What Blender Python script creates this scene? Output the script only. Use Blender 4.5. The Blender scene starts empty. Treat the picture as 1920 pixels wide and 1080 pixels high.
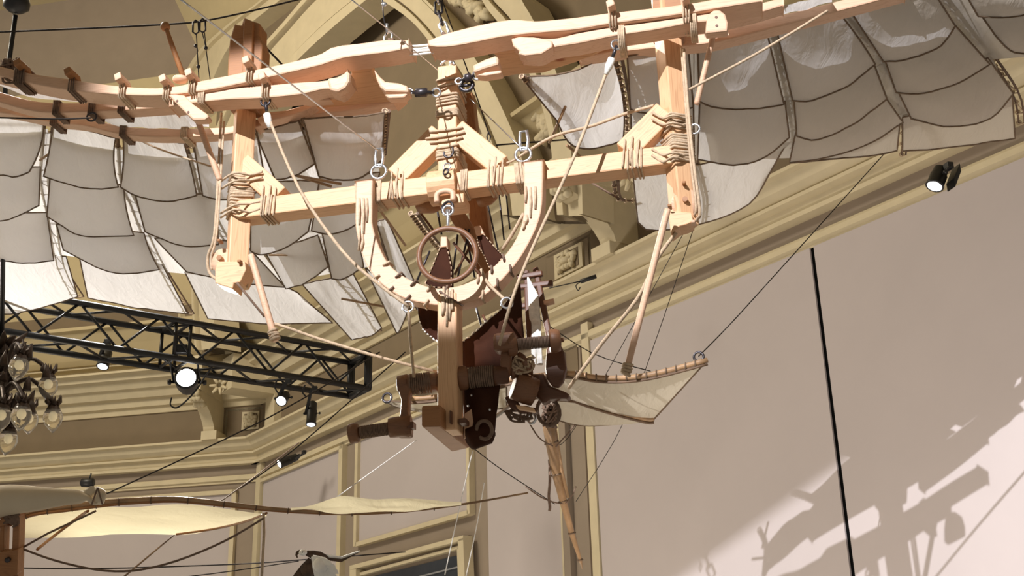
import bpy, math, random
from mathutils import Vector, Matrix, noise
random.seed(7)
V = Vector
# ------------------------------------------------------------------ camera
FPX = 2228.0
PITCH = math.radians(20.7); ROLL = 0.0288
CAM = V((0, 0, 1.6))
FW = V((0, math.cos(PITCH), math.sin(PITCH)))
_R0 = V((1, 0, 0)); _U0 = V((0, -math.sin(PITCH), math.cos(PITCH)))
IU = _U0 * math.cos(ROLL) + _R0 * math.sin(ROLL)
IR = _R0 * math.cos(ROLL) - _U0 * math.sin(ROLL)
cd = bpy.data.cameras.new('camera'); cam = bpy.data.objects.new('camera', cd)
bpy.context.scene.collection.objects.link(cam)
cam.matrix_world = Matrix(((IR.x, IU.x, -FW.x, CAM.x), (IR.y, IU.y, -FW.y, CAM.y), (IR.z, IU.z, -FW.z, CAM.z), (0, 0, 0, 1)))
cd.sensor_width = 36; cd.lens = FPX / 1920 * 36; cd.clip_end = 200
sc = bpy.context.scene; sc.camera = cam
# ------------------------------------------------------------------ light
sc.view_settings.view_transform = 'Standard'; sc.view_settings.look = 'None'
sc.view_settings.gamma = 1; sc.view_settings.use_curve_mapping = False
sc.view_settings.exposure = 0.0
wd = bpy.data.worlds.new('hall_light'); sc.world = wd; wd.use_nodes = True
bg = wd.node_tree.nodes['Background']
bg.inputs[0].default_value = (1.0, 0.9, 0.76, 1); bg.inputs[1].default_value = 0.24

def lamp(kind, name, loc, energy, color, aim=None, **kw):
    l = bpy.data.lights.new(name, kind); l.energy = energy; l.color = color
    o = bpy.data.objects.new(name, l); sc.collection.objects.link(o); o.location = loc
    if aim is not None:
        o.rotation_euler = (V(aim) - V(loc)).to_track_quat('-Z', 'Y').to_euler()
    for k, v in kw.items(): setattr(l, k, v)
    return o
KEY = V((-3.2, -3.0, 7.9)); KEYAIM = V((-.26, 4.59, 3.82))
kl = lamp('SPOT', 'key_spotlight', KEY, 7000, (.96, .95, 1), KEYAIM, spot_size=math.radians(52), spot_blend=.1, shadow_soft_size=.022)
def shutters(o, cuts):
    """profile spotlight with straight shutters: each cut (a, b, lo, hi) fades in where a*u + b*v rises from lo to hi (degrees off axis)"""
    l = o.data; l.use_nodes = True; nt = l.node_tree; em = nt.nodes['Emission']
    tc = nt.nodes.new('ShaderNodeTexCoord'); sp = nt.nodes.new('ShaderNodeSeparateXYZ'); nt.links.new(tc.outputs['Normal'], sp.inputs[0])
    def mt(op, a, b=None):
        n = nt.nodes.new('ShaderNodeMath'); n.operation = op
        for k, q in enumerate((a, b)):
            if q is None: continue
            if isinstance(q, (int, float)): n.inputs[k].default_value = q
            else: nt.links.new(q, n.inputs[k])
        return n.outputs[0]
    az = mt('ABSOLUTE', sp.outputs[2]); u = mt('DIVIDE', sp.outputs[0], az); v = mt('DIVIDE', sp.outputs[1], az); acc = None
    for a, b, lo, hi in cuts:
        q = mt('ADD', mt('MULTIPLY', u, a), mt('MULTIPLY', v, b))
        r = nt.nodes.new('ShaderNodeMapRange'); r.interpolation_type = 'SMOOTHSTEP'; nt.links.new(q, r.inputs[0])
        r.inputs[1].default_value = math.tan(math.radians(lo)); r.inputs[2].default_value = math.tan(math.radians(hi))
        acc = r.outputs[0] if acc is None else mt('MULTIPLY', acc, r.outputs[0])
    nt.links.new(acc, em.inputs['Strength'])
shutters(kl, ((0, 1, -4.05, -3.45), (1, 0, -10.9, -9.2), (.15, -1, -5.4, -4.7)))
lamp('SPOT', 'wing_spotlight', (-4.2, 9.6, 9.4), 2700, (1, .98, .97), (-1.7, 6.2, 3.9), spot_size=math.radians(46), spot_blend=.25, shadow_soft_size=.04)
lamp('POINT', 'wall_fill_left', (-6.5, 10.0, 1.0), 260, (1, .84, .64), shadow_soft_size=1.)  # unseen soft lamp added to brighten the left walls
lamp('POINT', 'wall_fill_middle', (-.5, 9.5, .3), 120, (1, .86, .68), shadow_soft_size=1.)  # another unseen fill, added for the middle wall boards
lamp('POINT', 'ceiling_fill', (-7.0, 8.0, 9.2), 1500, (1, .9, .74), shadow_soft_size=1.)  # unseen lamp added to lift the ceiling and arch
lamp('SPOT', 'wall_fill_right', (.2, 3.5, .2), 520, (1, .88, .78), (2.9, 8.0, 2.7), spot_size=math.radians(84), spot_blend=.7, shadow_soft_size=.4)  # low unseen spot added to brighten the right wall boards

# ------------------------------------------------------------------ projection helpers
def ray(x, y): return FW * FPX + IR * (x - 960) + IU * (540 - y)
def P(x, y, pl):
    d = ray(x, y); t = (pl[0] - CAM).dot(pl[1]) / d.dot(pl[1]); return CAM + d * t
def D(x, y, z): return CAM + ray(x, y) * (z / FPX)
def depth(p): return (p - CAM).dot(FW)
def mpp(p): return depth(p) / FPX            # metres per photo pixel at p
_az = math.radians(-10.4)
MA = V((math.cos(_az), math.sin(_az), 0))      # along the crossbeam, to the right
MN = V((-math.sin(_az), math.cos(_az), 0))     # away from the viewer
_h = ray(840, 345); _h = V((_h.x, _h.y, 0)).normalized()
PM0 = CAM + _h * 4.6
UP = V((0, 0, 1))
def M(off=0.): return (PM0 + MN * off, MN)
def m(x, y, off=0.): return P(x, y, M(off))
PXM = mpp(m(840, 345))
def sh(pl, h): return (pl[0] + pl[1] * h, pl[1])
def Zp(z): return (V((0, 0, z)), V((0, 0, 1)))

# the beam of the big lamp on the truss, which lights the cream glider from behind
_tl = D(349, 708, 9.4); _ta = V((-.95, 4.9, 2.5))
lamp('SPOT', 'truss_lamp_beam', _tl + (_ta - _tl).normalized() * .3, 1500, (1, .95, .82), _ta, spot_size=math.radians(34), spot_blend=.5, shadow_soft_size=.06)

# ------------------------------------------------------------------ materials
def mat(name, fn):
    mt = bpy.data.materials.new(name); mt.use_nodes = True
    nt = mt.node_tree; b = nt.nodes['Principled BSDF']; fn(nt, b); return mt
def N(nt, t, **kw):
    n = nt.nodes.new(t)
    for k, v in kw.items(): setattr(n, k, v)
    return n
def coords(nt, scale, kind='Object'):
    tc = N(nt, 'ShaderNodeTexCoord'); mp = N(nt, 'ShaderNodeMapping'); mp.inputs['Scale'].default_value = scale
    nt.links.new(tc.outputs[kind], mp.inputs[0]); return mp.outputs[0]
def ramp(nt, fac, stops):
    r = N(nt, 'ShaderNodeValToRGB'); e = r.color_ramp.elements
    while len(e) < len(stops): e.new(.5)
    for i, (p, c) in enumerate(stops): e[i].position = p; e[i].color = (*c, 1)
    nt.links.new(fac, r.inputs[0]); return r.outputs[0]
def noise_tex(nt, co, scale, detail=4, rough=.55, dist=0.):
    n = N(nt, 'ShaderNodeTexNoise'); n.inputs['Scale'].default_value = scale; n.inputs['Detail'].default_value = detail
    n.inputs['Roughness'].default_value = rough; n.inputs['Distortion'].default_value = dist
    nt.links.new(co, n.inputs[0]); return n.outputs[0]
def bump(nt, b, h, strength, dist=.01):
    n = N(nt, 'ShaderNodeBump'); n.inputs['Strength'].default_value = strength; n.inputs['Distance'].default_value = dist
    nt.links.new(h, n.inputs['Height']); nt.links.new(n.outputs[0], b.inputs['Normal'])
def wood(name, light, dark, knots=True, rough=.55):
    def f(nt, b):
        co = coords(nt, (.55, 9, 9))
        g = noise_tex(nt, co, 2.2, 3, .5, .4)
        w = N(nt, 'ShaderNodeMath', operation='PINGPONG'); nt.links.new(g, w.inputs[0]); w.inputs[1].default_value = .06
        w2 = N(nt, 'ShaderNodeMath', operation='MULTIPLY'); nt.links.new(w.outputs[0], w2.inputs[0]); w2.inputs[1].default_value = 14
        fine = noise_tex(nt, coords(nt, (2, 60, 60)), 4, 2)
        mx = N(nt, 'ShaderNodeMath', operation='MULTIPLY_ADD'); nt.links.new(fine, mx.inputs[0]); mx.inputs[1].default_value = .35
        nt.links.new(w2.outputs[0], mx.inputs[2])
        mid = tuple((a * 2 + c) / 3 for a, c in zip(light, dark))
        c = ramp(nt, mx.outputs[0], [(.0, mid), (.35, light), (.8, light), (1, mid)])
        if knots:
            vo = N(nt, 'ShaderNodeTexVoronoi'); nt.links.new(coords(nt, (4.2, 11, 11)), vo.inputs[0]); vo.inputs['Scale'].default_value = 1
            kf = ramp(nt, vo.outputs['Distance'], [(.05, (1, 1, 1)), (.12, (0, 0, 0))])
            mxc = N(nt, 'ShaderNodeMix', data_type='RGBA'); nt.links.new(kf, mxc.inputs[0])
            nt.links.new(c, mxc.inputs[6]); mxc.inputs[7].default_value = (*dark, 1); c = mxc.outputs[2]
        nt.links.new(c, b.inputs['Base Color']); b.inputs['Roughness'].default_value = rough
        bump(nt, b, mx.outputs[0], .08, .004)
    return mat(name, f)
def plain(name, col, rough=.6, metal=0., var=.12, scale=3., bmp=.0, spec=.5):
    def f(nt, b):
        n = noise_tex(nt, coords(nt, (1, 1, 1)), scale, 6, .6)
        lo = tuple(c * (1 - var) for c in col); hi = tuple(min(1, c * (1 + var)) for c in col)
        nt.links.new(ramp(nt, n, [(.3, lo), (.7, hi)]), b.inputs['Base Color'])
        b.inputs['Roughness'].default_value = rough; b.inputs['Metallic'].default_value = metal
        b.inputs['Specular IOR Level'].default_value = spec
        if bmp: bump(nt, b, n, bmp)
    return mat(name, f)
def cloth(name, col, trans, tcol):
    def f(nt, b):
        n = noise_tex(nt, coords(nt, (1, 1, 1)), 5, 5, .6)
        lo = tuple(c * .93 for c in col)
        c = ramp(nt, n, [(.3, lo), (.7, col)])
        d = N(nt, 'ShaderNodeBsdfDiffuse'); t = N(nt, 'ShaderNodeBsdfTranslucent'); t.inputs[0].default_value = (*tcol, 1)
        nt.links.new(c, d.inputs[0]); mx = N(nt, 'ShaderNodeMixShader'); mx.inputs[0].default_value = trans
        nt.links.new(d.outputs[0], mx.inputs[1]); nt.links.new(t.outputs[0], mx.inputs[2])
        bp = N(nt, 'ShaderNodeBump'); bp.inputs['Strength'].default_value = .55; bp.inputs['Distance'].default_value = .02
        nt.links.new(noise_tex(nt, coords(nt, (3, 1.2, 2)), 3.5, 4, .55, .8), bp.inputs['Height'])
        nt.links.new(bp.outputs[0], d.inputs['Normal']); nt.links.new(bp.outputs[0], t.inputs['Normal'])
        o = [k for k in nt.nodes if k.type == 'OUTPUT_MATERIAL'][0]
        nt.links.new(mx.outputs[0], o.inputs[0]); nt.nodes.remove(b)
    return mat(name, f)
def glow(name, col, s):
    def f(nt, b):
        b.inputs['Base Color'].default_value = (*col, 1); b.inputs['Emission Color'].default_value = (*col, 1); b.inputs['Emission Strength'].default_value = s
    return mat(name, f)
def glassy(name):
    def f(nt, b):
        b.inputs['Base Color'].default_value = (.95, .9, .8, 1); b.inputs['Roughness'].default_value = .12
        b.inputs['Transmission Weight'].default_value = .85; b.inputs['IOR'].default_value = 1.2
    return mat(name, f)
PINE = wood('pine', (.70, .43, .235), (.36, .13, .06))
PINEP = wood('pale_pine', (.69, .445, .295), (.46, .23, .13), False)
PINED = wood('brown_and_shaded_pine', (.33, .15, .055), (.16, .06, .02))  # brown timbers; on the post heads this dark tone stands for shade
WALNUT = wood('dark_turned_wood', (.11, .042, .018), (.05, .02, .008), False, .5)
WALL = wood('crank_wood', (.2, .09, .042), (.1, .045, .02), False, .5)
BAMBOO = plain('bamboo', (.33, .2, .1), .5, 0, .35, 9)
BAMBOOD = plain('dark_bamboo', (.13, .075, .04), .6, 0, .35, 9)
ROPE = plain('hemp_rope', (.52, .39, .26), .9, 0, .25, 60, .3)
ROPED = plain('tarred_rope', (.17, .11, .075), .9, 0, .3, 60, .3)
WHITER = plain('white_rope', (.8, .78, .72), .8, 0, .15, 50, .3)
HEM = plain('hem_cord', (.15, .1, .062), .9, 0, .3, 30)
LEATHER = plain('oxblood_leather', (.04, .014, .007), .8, 0, .35, 6, .15, .12)
CLOTH = cloth('sail_cloth', (.57, .505, .43), .34, (.9, .89, .89))
CANVAS_SHADE = cloth('shaded_sail_canvas', (.5, .46, .4), .2, (.8, .76, .7))  # same canvas, with the right wing's shade put into a darker, denser cloth
CANVAS = cloth('upper_sail_canvas', (.5, .47, .43), .5, (.9, .88, .86))
CLOTHT = cloth('tail_cloth', (.36, .31, .235), .38, (.62, .55, .43))
CREAMC = cloth('cream_silk', (.78, .72, .54), .58, (.95, .86, .62))
STEEL = plain('bright_steel', (.7, .72, .75), .25, .9, .1)
IRON = plain('dark_iron', (.06, .055, .06), .4, .7, .2)
BLACK = plain('black_paint', (.012, .012, .013), .45, 0, .2)
BRONZE = plain('dark_bronze', (.05, .03, .018), .45, .5, .4, 20)
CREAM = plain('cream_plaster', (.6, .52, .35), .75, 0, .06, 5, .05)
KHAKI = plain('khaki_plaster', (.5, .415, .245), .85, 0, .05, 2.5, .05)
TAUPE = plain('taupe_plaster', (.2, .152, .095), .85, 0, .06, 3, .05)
TAUPEL = plain('grey_taupe_paint', (.29, .235, .18), .8, 0, .05, 3, .05)
BOARD = plain('pale_lilac_wall_board', (.49, .44, .435), .8, 0, .035, 1.2, .03)
LENS = glow('lit_lens', (1, .98, .95), 9)
LENSB = glow('lit_cool_lens', (.85, .92, 1), 3)
BULB = glow('warm_bulb', (.9, .78, .5), .3)
GLASS = glassy('clear_glass')
CABLE = plain('dark_cable', (.04, .034, .03), .9, 0, .2, 40, 0, .1)
GAPB = plain('black_joint_void', (.006, .006, .006), 1, 0, .1, 3, 0, 0)
DARKG = plain('dark_pane', (.03, .035, .045), .15, 0, .2)
SKIN = plain('white_plaster_figure', (.62, .52, .37), .6, 0, .05, 6)
FEATHD = plain('brown_feathers', (.06, .035, .02), .8, 0, .5, 30)
FEATHW = plain('white_feathers', (.85, .85, .83), .8, 0, .06, 30)

# ------------------------------------------------------------------ mesh building
class MB:
    def __init__(s): s.v = []; s.f = []; s.sm = []
    def add(s, vs, fs, smooth=False):
        b = len(s.v); s.v += [V(a) for a in vs]
        for f in fs: s.f.append([i + b for i in f]); s.sm.append(smooth)
        return s
    def prism(s, poly, vec):
        n = len(poly); vec = V(vec)
        vs = [V(p) for p in poly] + [V(p) + vec for p in poly]
        fs = [list(range(n))[::-1], list(range(n, 2 * n))] + [[i, (i + 1) % n, (i + 1) % n + n, i + n] for i in range(n)]
        return s.add(vs, fs)
    def box(s, c, ax, ay, az):
        c = V(c); ax = V(ax) / 2; ay = V(ay) / 2; az = V(az) / 2
        return s.prism([c - ax - ay - az, c + ax - ay - az, c + ax + ay - az, c - ax + ay - az], az * 2)
    def tube(s, pts, r, n=6, closed=False, cap=True):
        pts = [V(p) for p in pts]; k = len(pts)
        rs = r if isinstance(r, (list, tuple)) else [r] * k
        t0 = (pts[1] - pts[0]).normalized()
        a = t0.orthogonal().normalized(); vs = []
        for i in range(k):
            if closed: t = pts[(i + 1) % k] - pts[i - 1]
            elif i == 0: t = pts[1] - pts[0]
            elif i == k - 1: t = pts[-1] - pts[-2]
            else: t = (pts[i + 1] - pts[i]).normalized() + (pts[i] - pts[i - 1]).normalized()
            if t.length < 1e-9: t = t0
            t = t.normalized(); a = a - t * a.dot(t)
            if a.length < 1e-6: a = t.orthogonal()
            a.normalize(); b = t.cross(a)
            for j in range(n):
                th = 2 * math.pi * j / n; vs.append(pts[i] + (a * math.cos(th) + b * math.sin(th)) * rs[i])
        fs = []
        for i in range(k if closed else k - 1):
            i2 = (i + 1) % k
            for j in range(n): fs.append([i * n + j, i * n + (j + 1) % n, i2 * n + (j + 1) % n, i2 * n + j])
        s.add(vs, fs, True)
        if cap and not closed:
            b = len(s.v) - len(vs)
            s.f.append([b + j for j in range(n)][::-1]); s.sm.append(False)
            s.f.append([b + (k - 1) * n + j for j in range(n)]); s.sm.append(False)
        return s
    def lathe(s, p, q, prof, n=16):
        """prof: (t 0..1 along p->q, radius)"""
        p = V(p); q = V(q)
        return s.tube([p + (q - p) * t for t, r in prof], [max(r, 1e-4) for t, r in prof], n)
    def ring(s, c, ax, R, r, n=20, k=6, ry=None):
        ax = V(ax).normalized(); a = ax.orthogonal().normalized(); b = ax.cross(a)
        return s.tube([V(c) + a * math.cos(2 * math.pi * i / n) * R + b * math.sin(2 * math.pi * i / n) * (ry or R) for i in range(n)], r, k, True)
    def ball(s, c, r, n=10):
        rx, ry, rz = r if isinstance(r, (list, tuple)) else (r, r, r)
        vs = []; fs = []
        for i in range(n // 2 + 1):
            ph = math.pi * i / (n // 2)
            for j in range(n):
                th = 2 * math.pi * j / n
                vs.append(V(c) + V((rx * math.sin(ph) * math.cos(th), ry * math.sin(ph) * math.sin(th), rz * math.cos(ph))))
        for i in range(n // 2):
            for j in range(n): fs.append([i * n + j, i * n + (j + 1) % n, (i + 1) * n + (j + 1) % n, (i + 1) * n + j])
        return s.add(vs, fs, True)
    def grid(s, fn, nu, nv):
        vs = [fn(i / nu, j / nv) for j in range(nv + 1) for i in range(nu + 1)]
        w = nu + 1
        fs = [[j * w + i, j * w + i + 1, (j + 1) * w + i + 1, (j + 1) * w + i] for j in range(nv) for i in range(nu)]
        return s.add(vs, fs, True)
WM = {}
def link(o, W, parent):
    sc.collection.objects.link(o); WM[o.name] = W
    if parent is not None:
        o.parent = parent; o.matrix_basis = WM[parent.name].inverted() @ W
    else: o.matrix_basis = W
    return o
def obj(name, mb, mt, parent=None, frame=None, bevel=0, kind=None, label=None, solid=0):
    if frame is None:
        xs = [v.x for v in mb.v]; ys = [v.y for v in mb.v]; zs = [v.z for v in mb.v]
        frame = Matrix.Translation(((min(xs) + max(xs)) / 2, (min(ys) + max(ys)) / 2, (min(zs) + max(zs)) / 2))
    inv = frame.inverted(); me = bpy.data.meshes.new(name)
    me.from_pydata([inv @ v for v in mb.v], [], mb.f)
    me.polygons.foreach_set('use_smooth', mb.sm); me.materials.append(mt); me.update()
    o = bpy.data.objects.new(name, me); link(o, frame, parent)
    if solid:
        md = o.modifiers.new('thickness', 'SOLIDIFY'); md.thickness = solid; md.offset = 0
    if bevel:
        md = o.modifiers.new('edge', 'BEVEL'); md.width = bevel; md.segments = 2; md.limit_method = 'ANGLE'; md.angle_limit = .7
    if kind: o['kind'] = kind
    if label: o['label'] = label
    return o
def thing(name, label, cat, loc, group=None):
    o = bpy.data.objects.new(name, None); o.empty_display_size = .2; link(o, Matrix.Translation(loc), None)
    o['label'] = label; o['category'] = cat
    if group: o['group'] = group
    return o
def tag(o, label, cat, group=None):
    o['label'] = label; o['category'] = cat
    if group: o['group'] = group
    return o
def mframe(p, X, Y, Z): return Matrix(((X.x, Y.x, Z.x, p.x), (X.y, Y.y, Z.y, p.y), (X.z, Y.z, Z.z, p.z), (0, 0, 0, 1)))
class Beam: pass
def beam(name, p, q, sec, mt, parent, out=None, bevel=.006, label=None, make=True):
    """straight timber from p to q; sec = cross section polygon (y,z); z axis = out"""
    p = V(p); q = V(q); X = (q - p).normalized(); Z = V(out if out is not None else MN); Z = (Z - X * Z.dot(X)).normalized(); Y = Z.cross(X)
    b = Beam(); b.p = p; b.L = (q - p).length; b.X = X; b.Y = Y; b.Z = Z; b.sec = sec
    if make:
        mb = MB().prism([p + Y * y + Z * z for y, z in sec], q - p)
        b.o = obj(name, mb, mt, parent, mframe(p, X, Y, Z), bevel, None, label)
    return b
def rect(w, d, z0=0.): return [(-w / 2, z0), (w / 2, z0), (w / 2, z0 + d), (-w / 2, z0 + d)]
def rotsq(w, ang, zc=0.): 
    return [(math.cos(ang + i * math.pi / 2 + math.pi / 4) * w * .7071, zc + math.sin(ang + i * math.pi / 2 + math.pi / 4) * w * .7071) for i in range(4)]
def mbeam(name, a, b, wpx, off, d, mt, parent, **kw):
    """timber whose front face centre line runs through photo points a, b on plane M(off)"""
    p = m(*a, off); q = m(*b, off); w = wpx * mpp(p)
    return beam(name, p, q, rect(w, d), mt, parent, MN, **kw)
def lash(b, t0, t1, n, parent, r=.0048, skew=0., mt=None, name='lashing', jit=.004):
    """n turns of cord round beam b between positions t0..t1 (metres)"""
    mb = MB(); cy = sum(s[0] for s in b.sec) / len(b.sec); cz = sum(s[1] for s in b.sec) / len(b.sec)
    for i in range(n):
        t = t0 + (t1 - t0) * (i / max(1, n - 1)); pts = []
        for y, z in b.sec:
            l = math.hypot(y - cy, z - cz); k = (l + r * 1.25) / l
            yy = cy + (y - cy) * k; zz = cz + (z - cz) * k
            pts.append(b.p + b.X * (t + skew * (y - cy) + random.uniform(-jit, jit)) + b.Y * yy + b.Z * zz)
        full = []
        for k in range(len(pts)):
            a, c = pts[k], pts[(k + 1) % len(pts)]; full += [a + (c - a) * .03, a + (c - a) * .5, a + (c - a) * .97]
        mb.tube(full, r, 5, True)
    return obj(name, mb, mt or ROPE, parent, kind='stuff' if n > 1 else None)
def mplate(name, pts, off0, d, mt, parent, bevel=.006, label=None):
    w = [m(x, y, off0) for x, y in pts]
    return obj(name, MB().prism(w, MN * d), mt, parent, mframe(w[0], MA, UP, -MN), bevel, None, label)
def smooth(pts, k=4):
    """Catmull-Rom through points"""
    pts = [V(p) for p in pts]; out = []
    for i in range(len(pts) - 1):
        p0 = pts[max(0, i - 1)]; p1 = pts[i]; p2 = pts[i + 1]; p3 = pts[min(len(pts) - 1, i + 2)]
        for j in range(k):
            t = j / k
            out.append(.5 * ((2 * p1) + (p2 - p0) * t + (2 * p0 - 5 * p1 + 4 * p2 - p3) * t * t + (3 * p1 - p0 - 3 * p2 + p3) * t ** 3))
    return out + [pts[-1]]
def s2(pts, k=4): return [(p.x, p.y) for p in smooth([(x, y, 0) for x, y in pts], k)]
def rope(name, pts, r, mt, parent, k=4, n=6, **kw):
    return obj(name, MB().tube(smooth(pts, k) if len(pts) > 2 else pts, r, n), mt, parent, **kw)
def samp(pl, u):
    """sample 2D polyline at u by length"""
    ls = [math.dist(pl[i], pl[i + 1]) for i in range(len(pl) - 1)]; t = u * sum(ls)
    for i, l in enumerate(ls):
        if t <= l or i == len(ls) - 1:
            k = t / l if l else 0; return (pl[i][0] + (pl[i + 1][0] - pl[i][0]) * k, pl[i][1] + (pl[i + 1][1] - pl[i][1]) * k)
        t -= l

# ------------------------------------------------------------------ the hall
DC = 16.0
_c = ray(490, 870); _c = V((_c.x, _c.y, 0)).normalized()
CORN = V((0, 0, 0)) + _c * DC
UR = V((math.sin(math.radians(143.6)), math.cos(math.radians(143.6)), 0))   # right wall runs towards the viewer
NR = V((-UR.y, UR.x, 0)); NR = NR if (CAM - CORN).dot(NR) > 0 else -NR
UB = V((math.sin(math.radians(-79)), math.cos(math.radians(-79)), 0))       # back wall runs to the left
NB = V((-UB.y, UB.x, 0)); NB = NB if (CAM - CORN).dot(NB) > 0 else -NB
_cp = (CORN, V((CORN.x, CORN.y, 0)).normalized())
def zc(y): return P(490, y, _cp).z
def WR(d=0.): return (CORN + NR * d, NR)
def WB(d=0.): return (CORN + NB * d, NB)
def struct(name, mb, mt, **kw):
    o = obj(name, mb, mt, **kw); o['kind'] = 'structure'; return o
ZTOP = 13.0
wr = struct('wall_right', MB().box(CORN + UR * 7.5 - NR * .15 + UP * ZTOP / 2, UR * 15.2, NR * .3, UP * ZTOP), TAUPEL)
wb = struct('wall_back', MB().box(CORN + UB * 5.5 - NB * .15 + UP * ZTOP / 2, UB * 11.2, NB * .3, UP * ZTOP), TAUPEL)
def strip(name, parent, U, Nn, s0, s1, y0, y1, d0, d1, mt, **kw):
    """band on a wall from z(y1) to z(y0), standing out d0 at its top and d1 at its foot"""
    z0 = zc(y1); z1 = zc(y0); o = CORN + U * s0
    poly = [o + UP * z0 - Nn * .02, o + UP * z0 + Nn * d1, o + UP * z1 + Nn * d0, o + UP * z1 - Nn * .02]
    return obj(name, MB().prism(poly, U * (s1 - s0)), mt, parent, **kw)
def moulding(name, parent, U, Nn, s0, s1, prof, mt):
    """one run of moulding; prof = (y at the corner, projection) from top to foot"""
    o = CORN + U * s0
    poly = [o + UP * zc(prof[0][0]) - Nn * .02] + [o + UP * zc(y) + Nn * d for y, d in prof] + [o + UP * zc(prof[-1][0]) - Nn * .02]
    return obj(name, MB().prism(poly, U * (s1 - s0)), mt, parent)
UPC = [(697, .62), (701, .62), (702, .52), (710, .50), (712, .42), (722, .36), (724, .30), (735, .24), (736, .16), (748, .13), (750, .07), (759, .05)]
LOC = [(826, .30), (830, .30), (831, .24), (840, .20), (848, .12), (849, .16), (853, .16), (855, .09), (864, .07), (865, .11), (870, .11)]
TOPM = [(668, .26), (672, .26), (674, .18), (680, .12), (682, .07), (686, .05)]
COVE = [(612, .7), (618, .7), (620, .62), (640, .48), (660, .36), (668, .3)]
for w, U, Nn, s1 in ((wr, UR, NR, 14.5), (wb, UB, NB, 10.5)):
    moulding('upper_cornice', w, U, Nn, -.2, s1, UPC, CREAM)
    moulding('lower_cornice', w, U, Nn, -.1, s1, LOC, CREAM)
    moulding('cove_moulding', w, U, Nn, -.2, s1, TOPM, CREAM)
    moulding('cove', w, U, Nn, -.25, s1, COVE, KHAKI)
    strip('frieze', w, U, Nn, 0, s1, 759, 826, .02, .02, TAUPE)
    strip('attic_band', w, U, Nn, 0, s1, 570, 612, .3, .3, TAUPE)
    moulding('picture_rail', w, U, Nn, 0, s1, [(889, .05), (892, .06), (898, .06), (900, .03), (903, .03)], CREAM)
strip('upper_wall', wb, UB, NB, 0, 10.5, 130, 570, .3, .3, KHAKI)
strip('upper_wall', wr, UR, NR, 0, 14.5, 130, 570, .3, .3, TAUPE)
# wall boards on the right wall, cut by px so that they stand where the photograph shows them
def wquad(name, parent, pl, Nn, pts, d, mt, **kw):
    q = [P(x, y, pl) for x, y in pts]
    return obj(name, MB().prism([p - Nn * .01 for p in q], Nn * (d + .01)), mt, parent, **kw)
def zline(x, ycorner, wall):
    """photo y of the level line that meets the corner at ycorner, at photo x on the wall"""
    pl, U = wall; d = ray(x, 0); 
    lo, hi = -3000, 3000
    for _ in range(40):
        mid = (lo + hi) / 2
        if P(x, mid, pl).z > zc(ycorner): lo = mid
        else: hi = mid
    return lo
def board(name, parent, wall, x0, x1, yt, yb, d, mt, lean=0., **kw):
    """upright board between photo columns x0, x1 (taken at its top edge), from level yt down to level yb"""
    pl, U = wall; Nn = pl[1]
    a = P(x0, zline(x0, yt, wall), pl); b = P(x1, zline(x1, yt, wall), pl)
    a.z = b.z = zc(yt); h = zc(yt) - zc(yb)
    return obj(name, MB().prism([a - Nn * .01, b - Nn * .01, b - Nn * .01 - UP * h, a - Nn * .01 - UP * h], Nn * (d + .01)), mt, parent, **kw)
R_ = (WR(), UR); B_ = (WB(), UB)
board('wall_board', wr, R_, 1114, 1525.4, 903, 1330, .045, BOARD)
board('wall_board', wr, R_, 1533, 2300, 903, 1330, .045, BOARD)
board('joint_shadow_gap', wr, R_, 1525, 1533.8, 903, 1330, .03, GAPB)  # black strip stands in for the dark void between the boards
board('trim_post', wr, R_, 1098, 1111, 878, 1330, .06, CREAM)
board('trim_post', wr, R_, 1111, 1114, 903, 1330, .03, TAUPE)
board('pilaster_panel', wr, R_, 1066, 1090, 895, 1330, .02, TAUPEL)
board('pilaster_panel', wr, R_, 1040, 1086, 890, 1000, .03, TAUPE)
board('trim_post', wr, R_, 1053, 1064, 903, 1330, .07, TAUPEL)
board('trim_post', wr, R_, 1048, 1051, 903, 1330, .06, CREAM)
board('wall_board', wr, R_, 917, 1046, 903, 1330, .045, BOARD)
board('wall_board', wr, R_, 680, 884, 906, 1075, .03, BOARD)
board('panel_moulding', wr, R_, 676, 888, 902, 907, .07, CREAM)
board('panel_moulding', wr, R_, 676, 681, 902, 1080, .07, CREAM)
board('panel_moulding', wr, R_, 883, 888, 902, 1080, .07, CREAM)
board('panel_moulding', wr, R_, 676, 888, 1074, 1081, .07, CREAM)
board('wall_board', wr, R_, 498, 644, 908, 1330, .03, BOARD)
board('panel_moulding', wr, R_, 497, 651, 903, 909, .07, CREAM)
board('panel_moulding', wr, R_, 645, 652, 903, 1330, .07, CREAM)
board('trim_post', wr, R_, 489, 497, 868, 1330, .06, CREAM)
board('wall_board', wb, B_, -120, 438, 924, 1330, .03, BOARD)
board('panel_moulding', wb, B_, -120, 447, 916, 924, .07, CREAM)
board('panel_moulding', wb, B_, 439, 447, 916, 1330, .07, CREAM)
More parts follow.
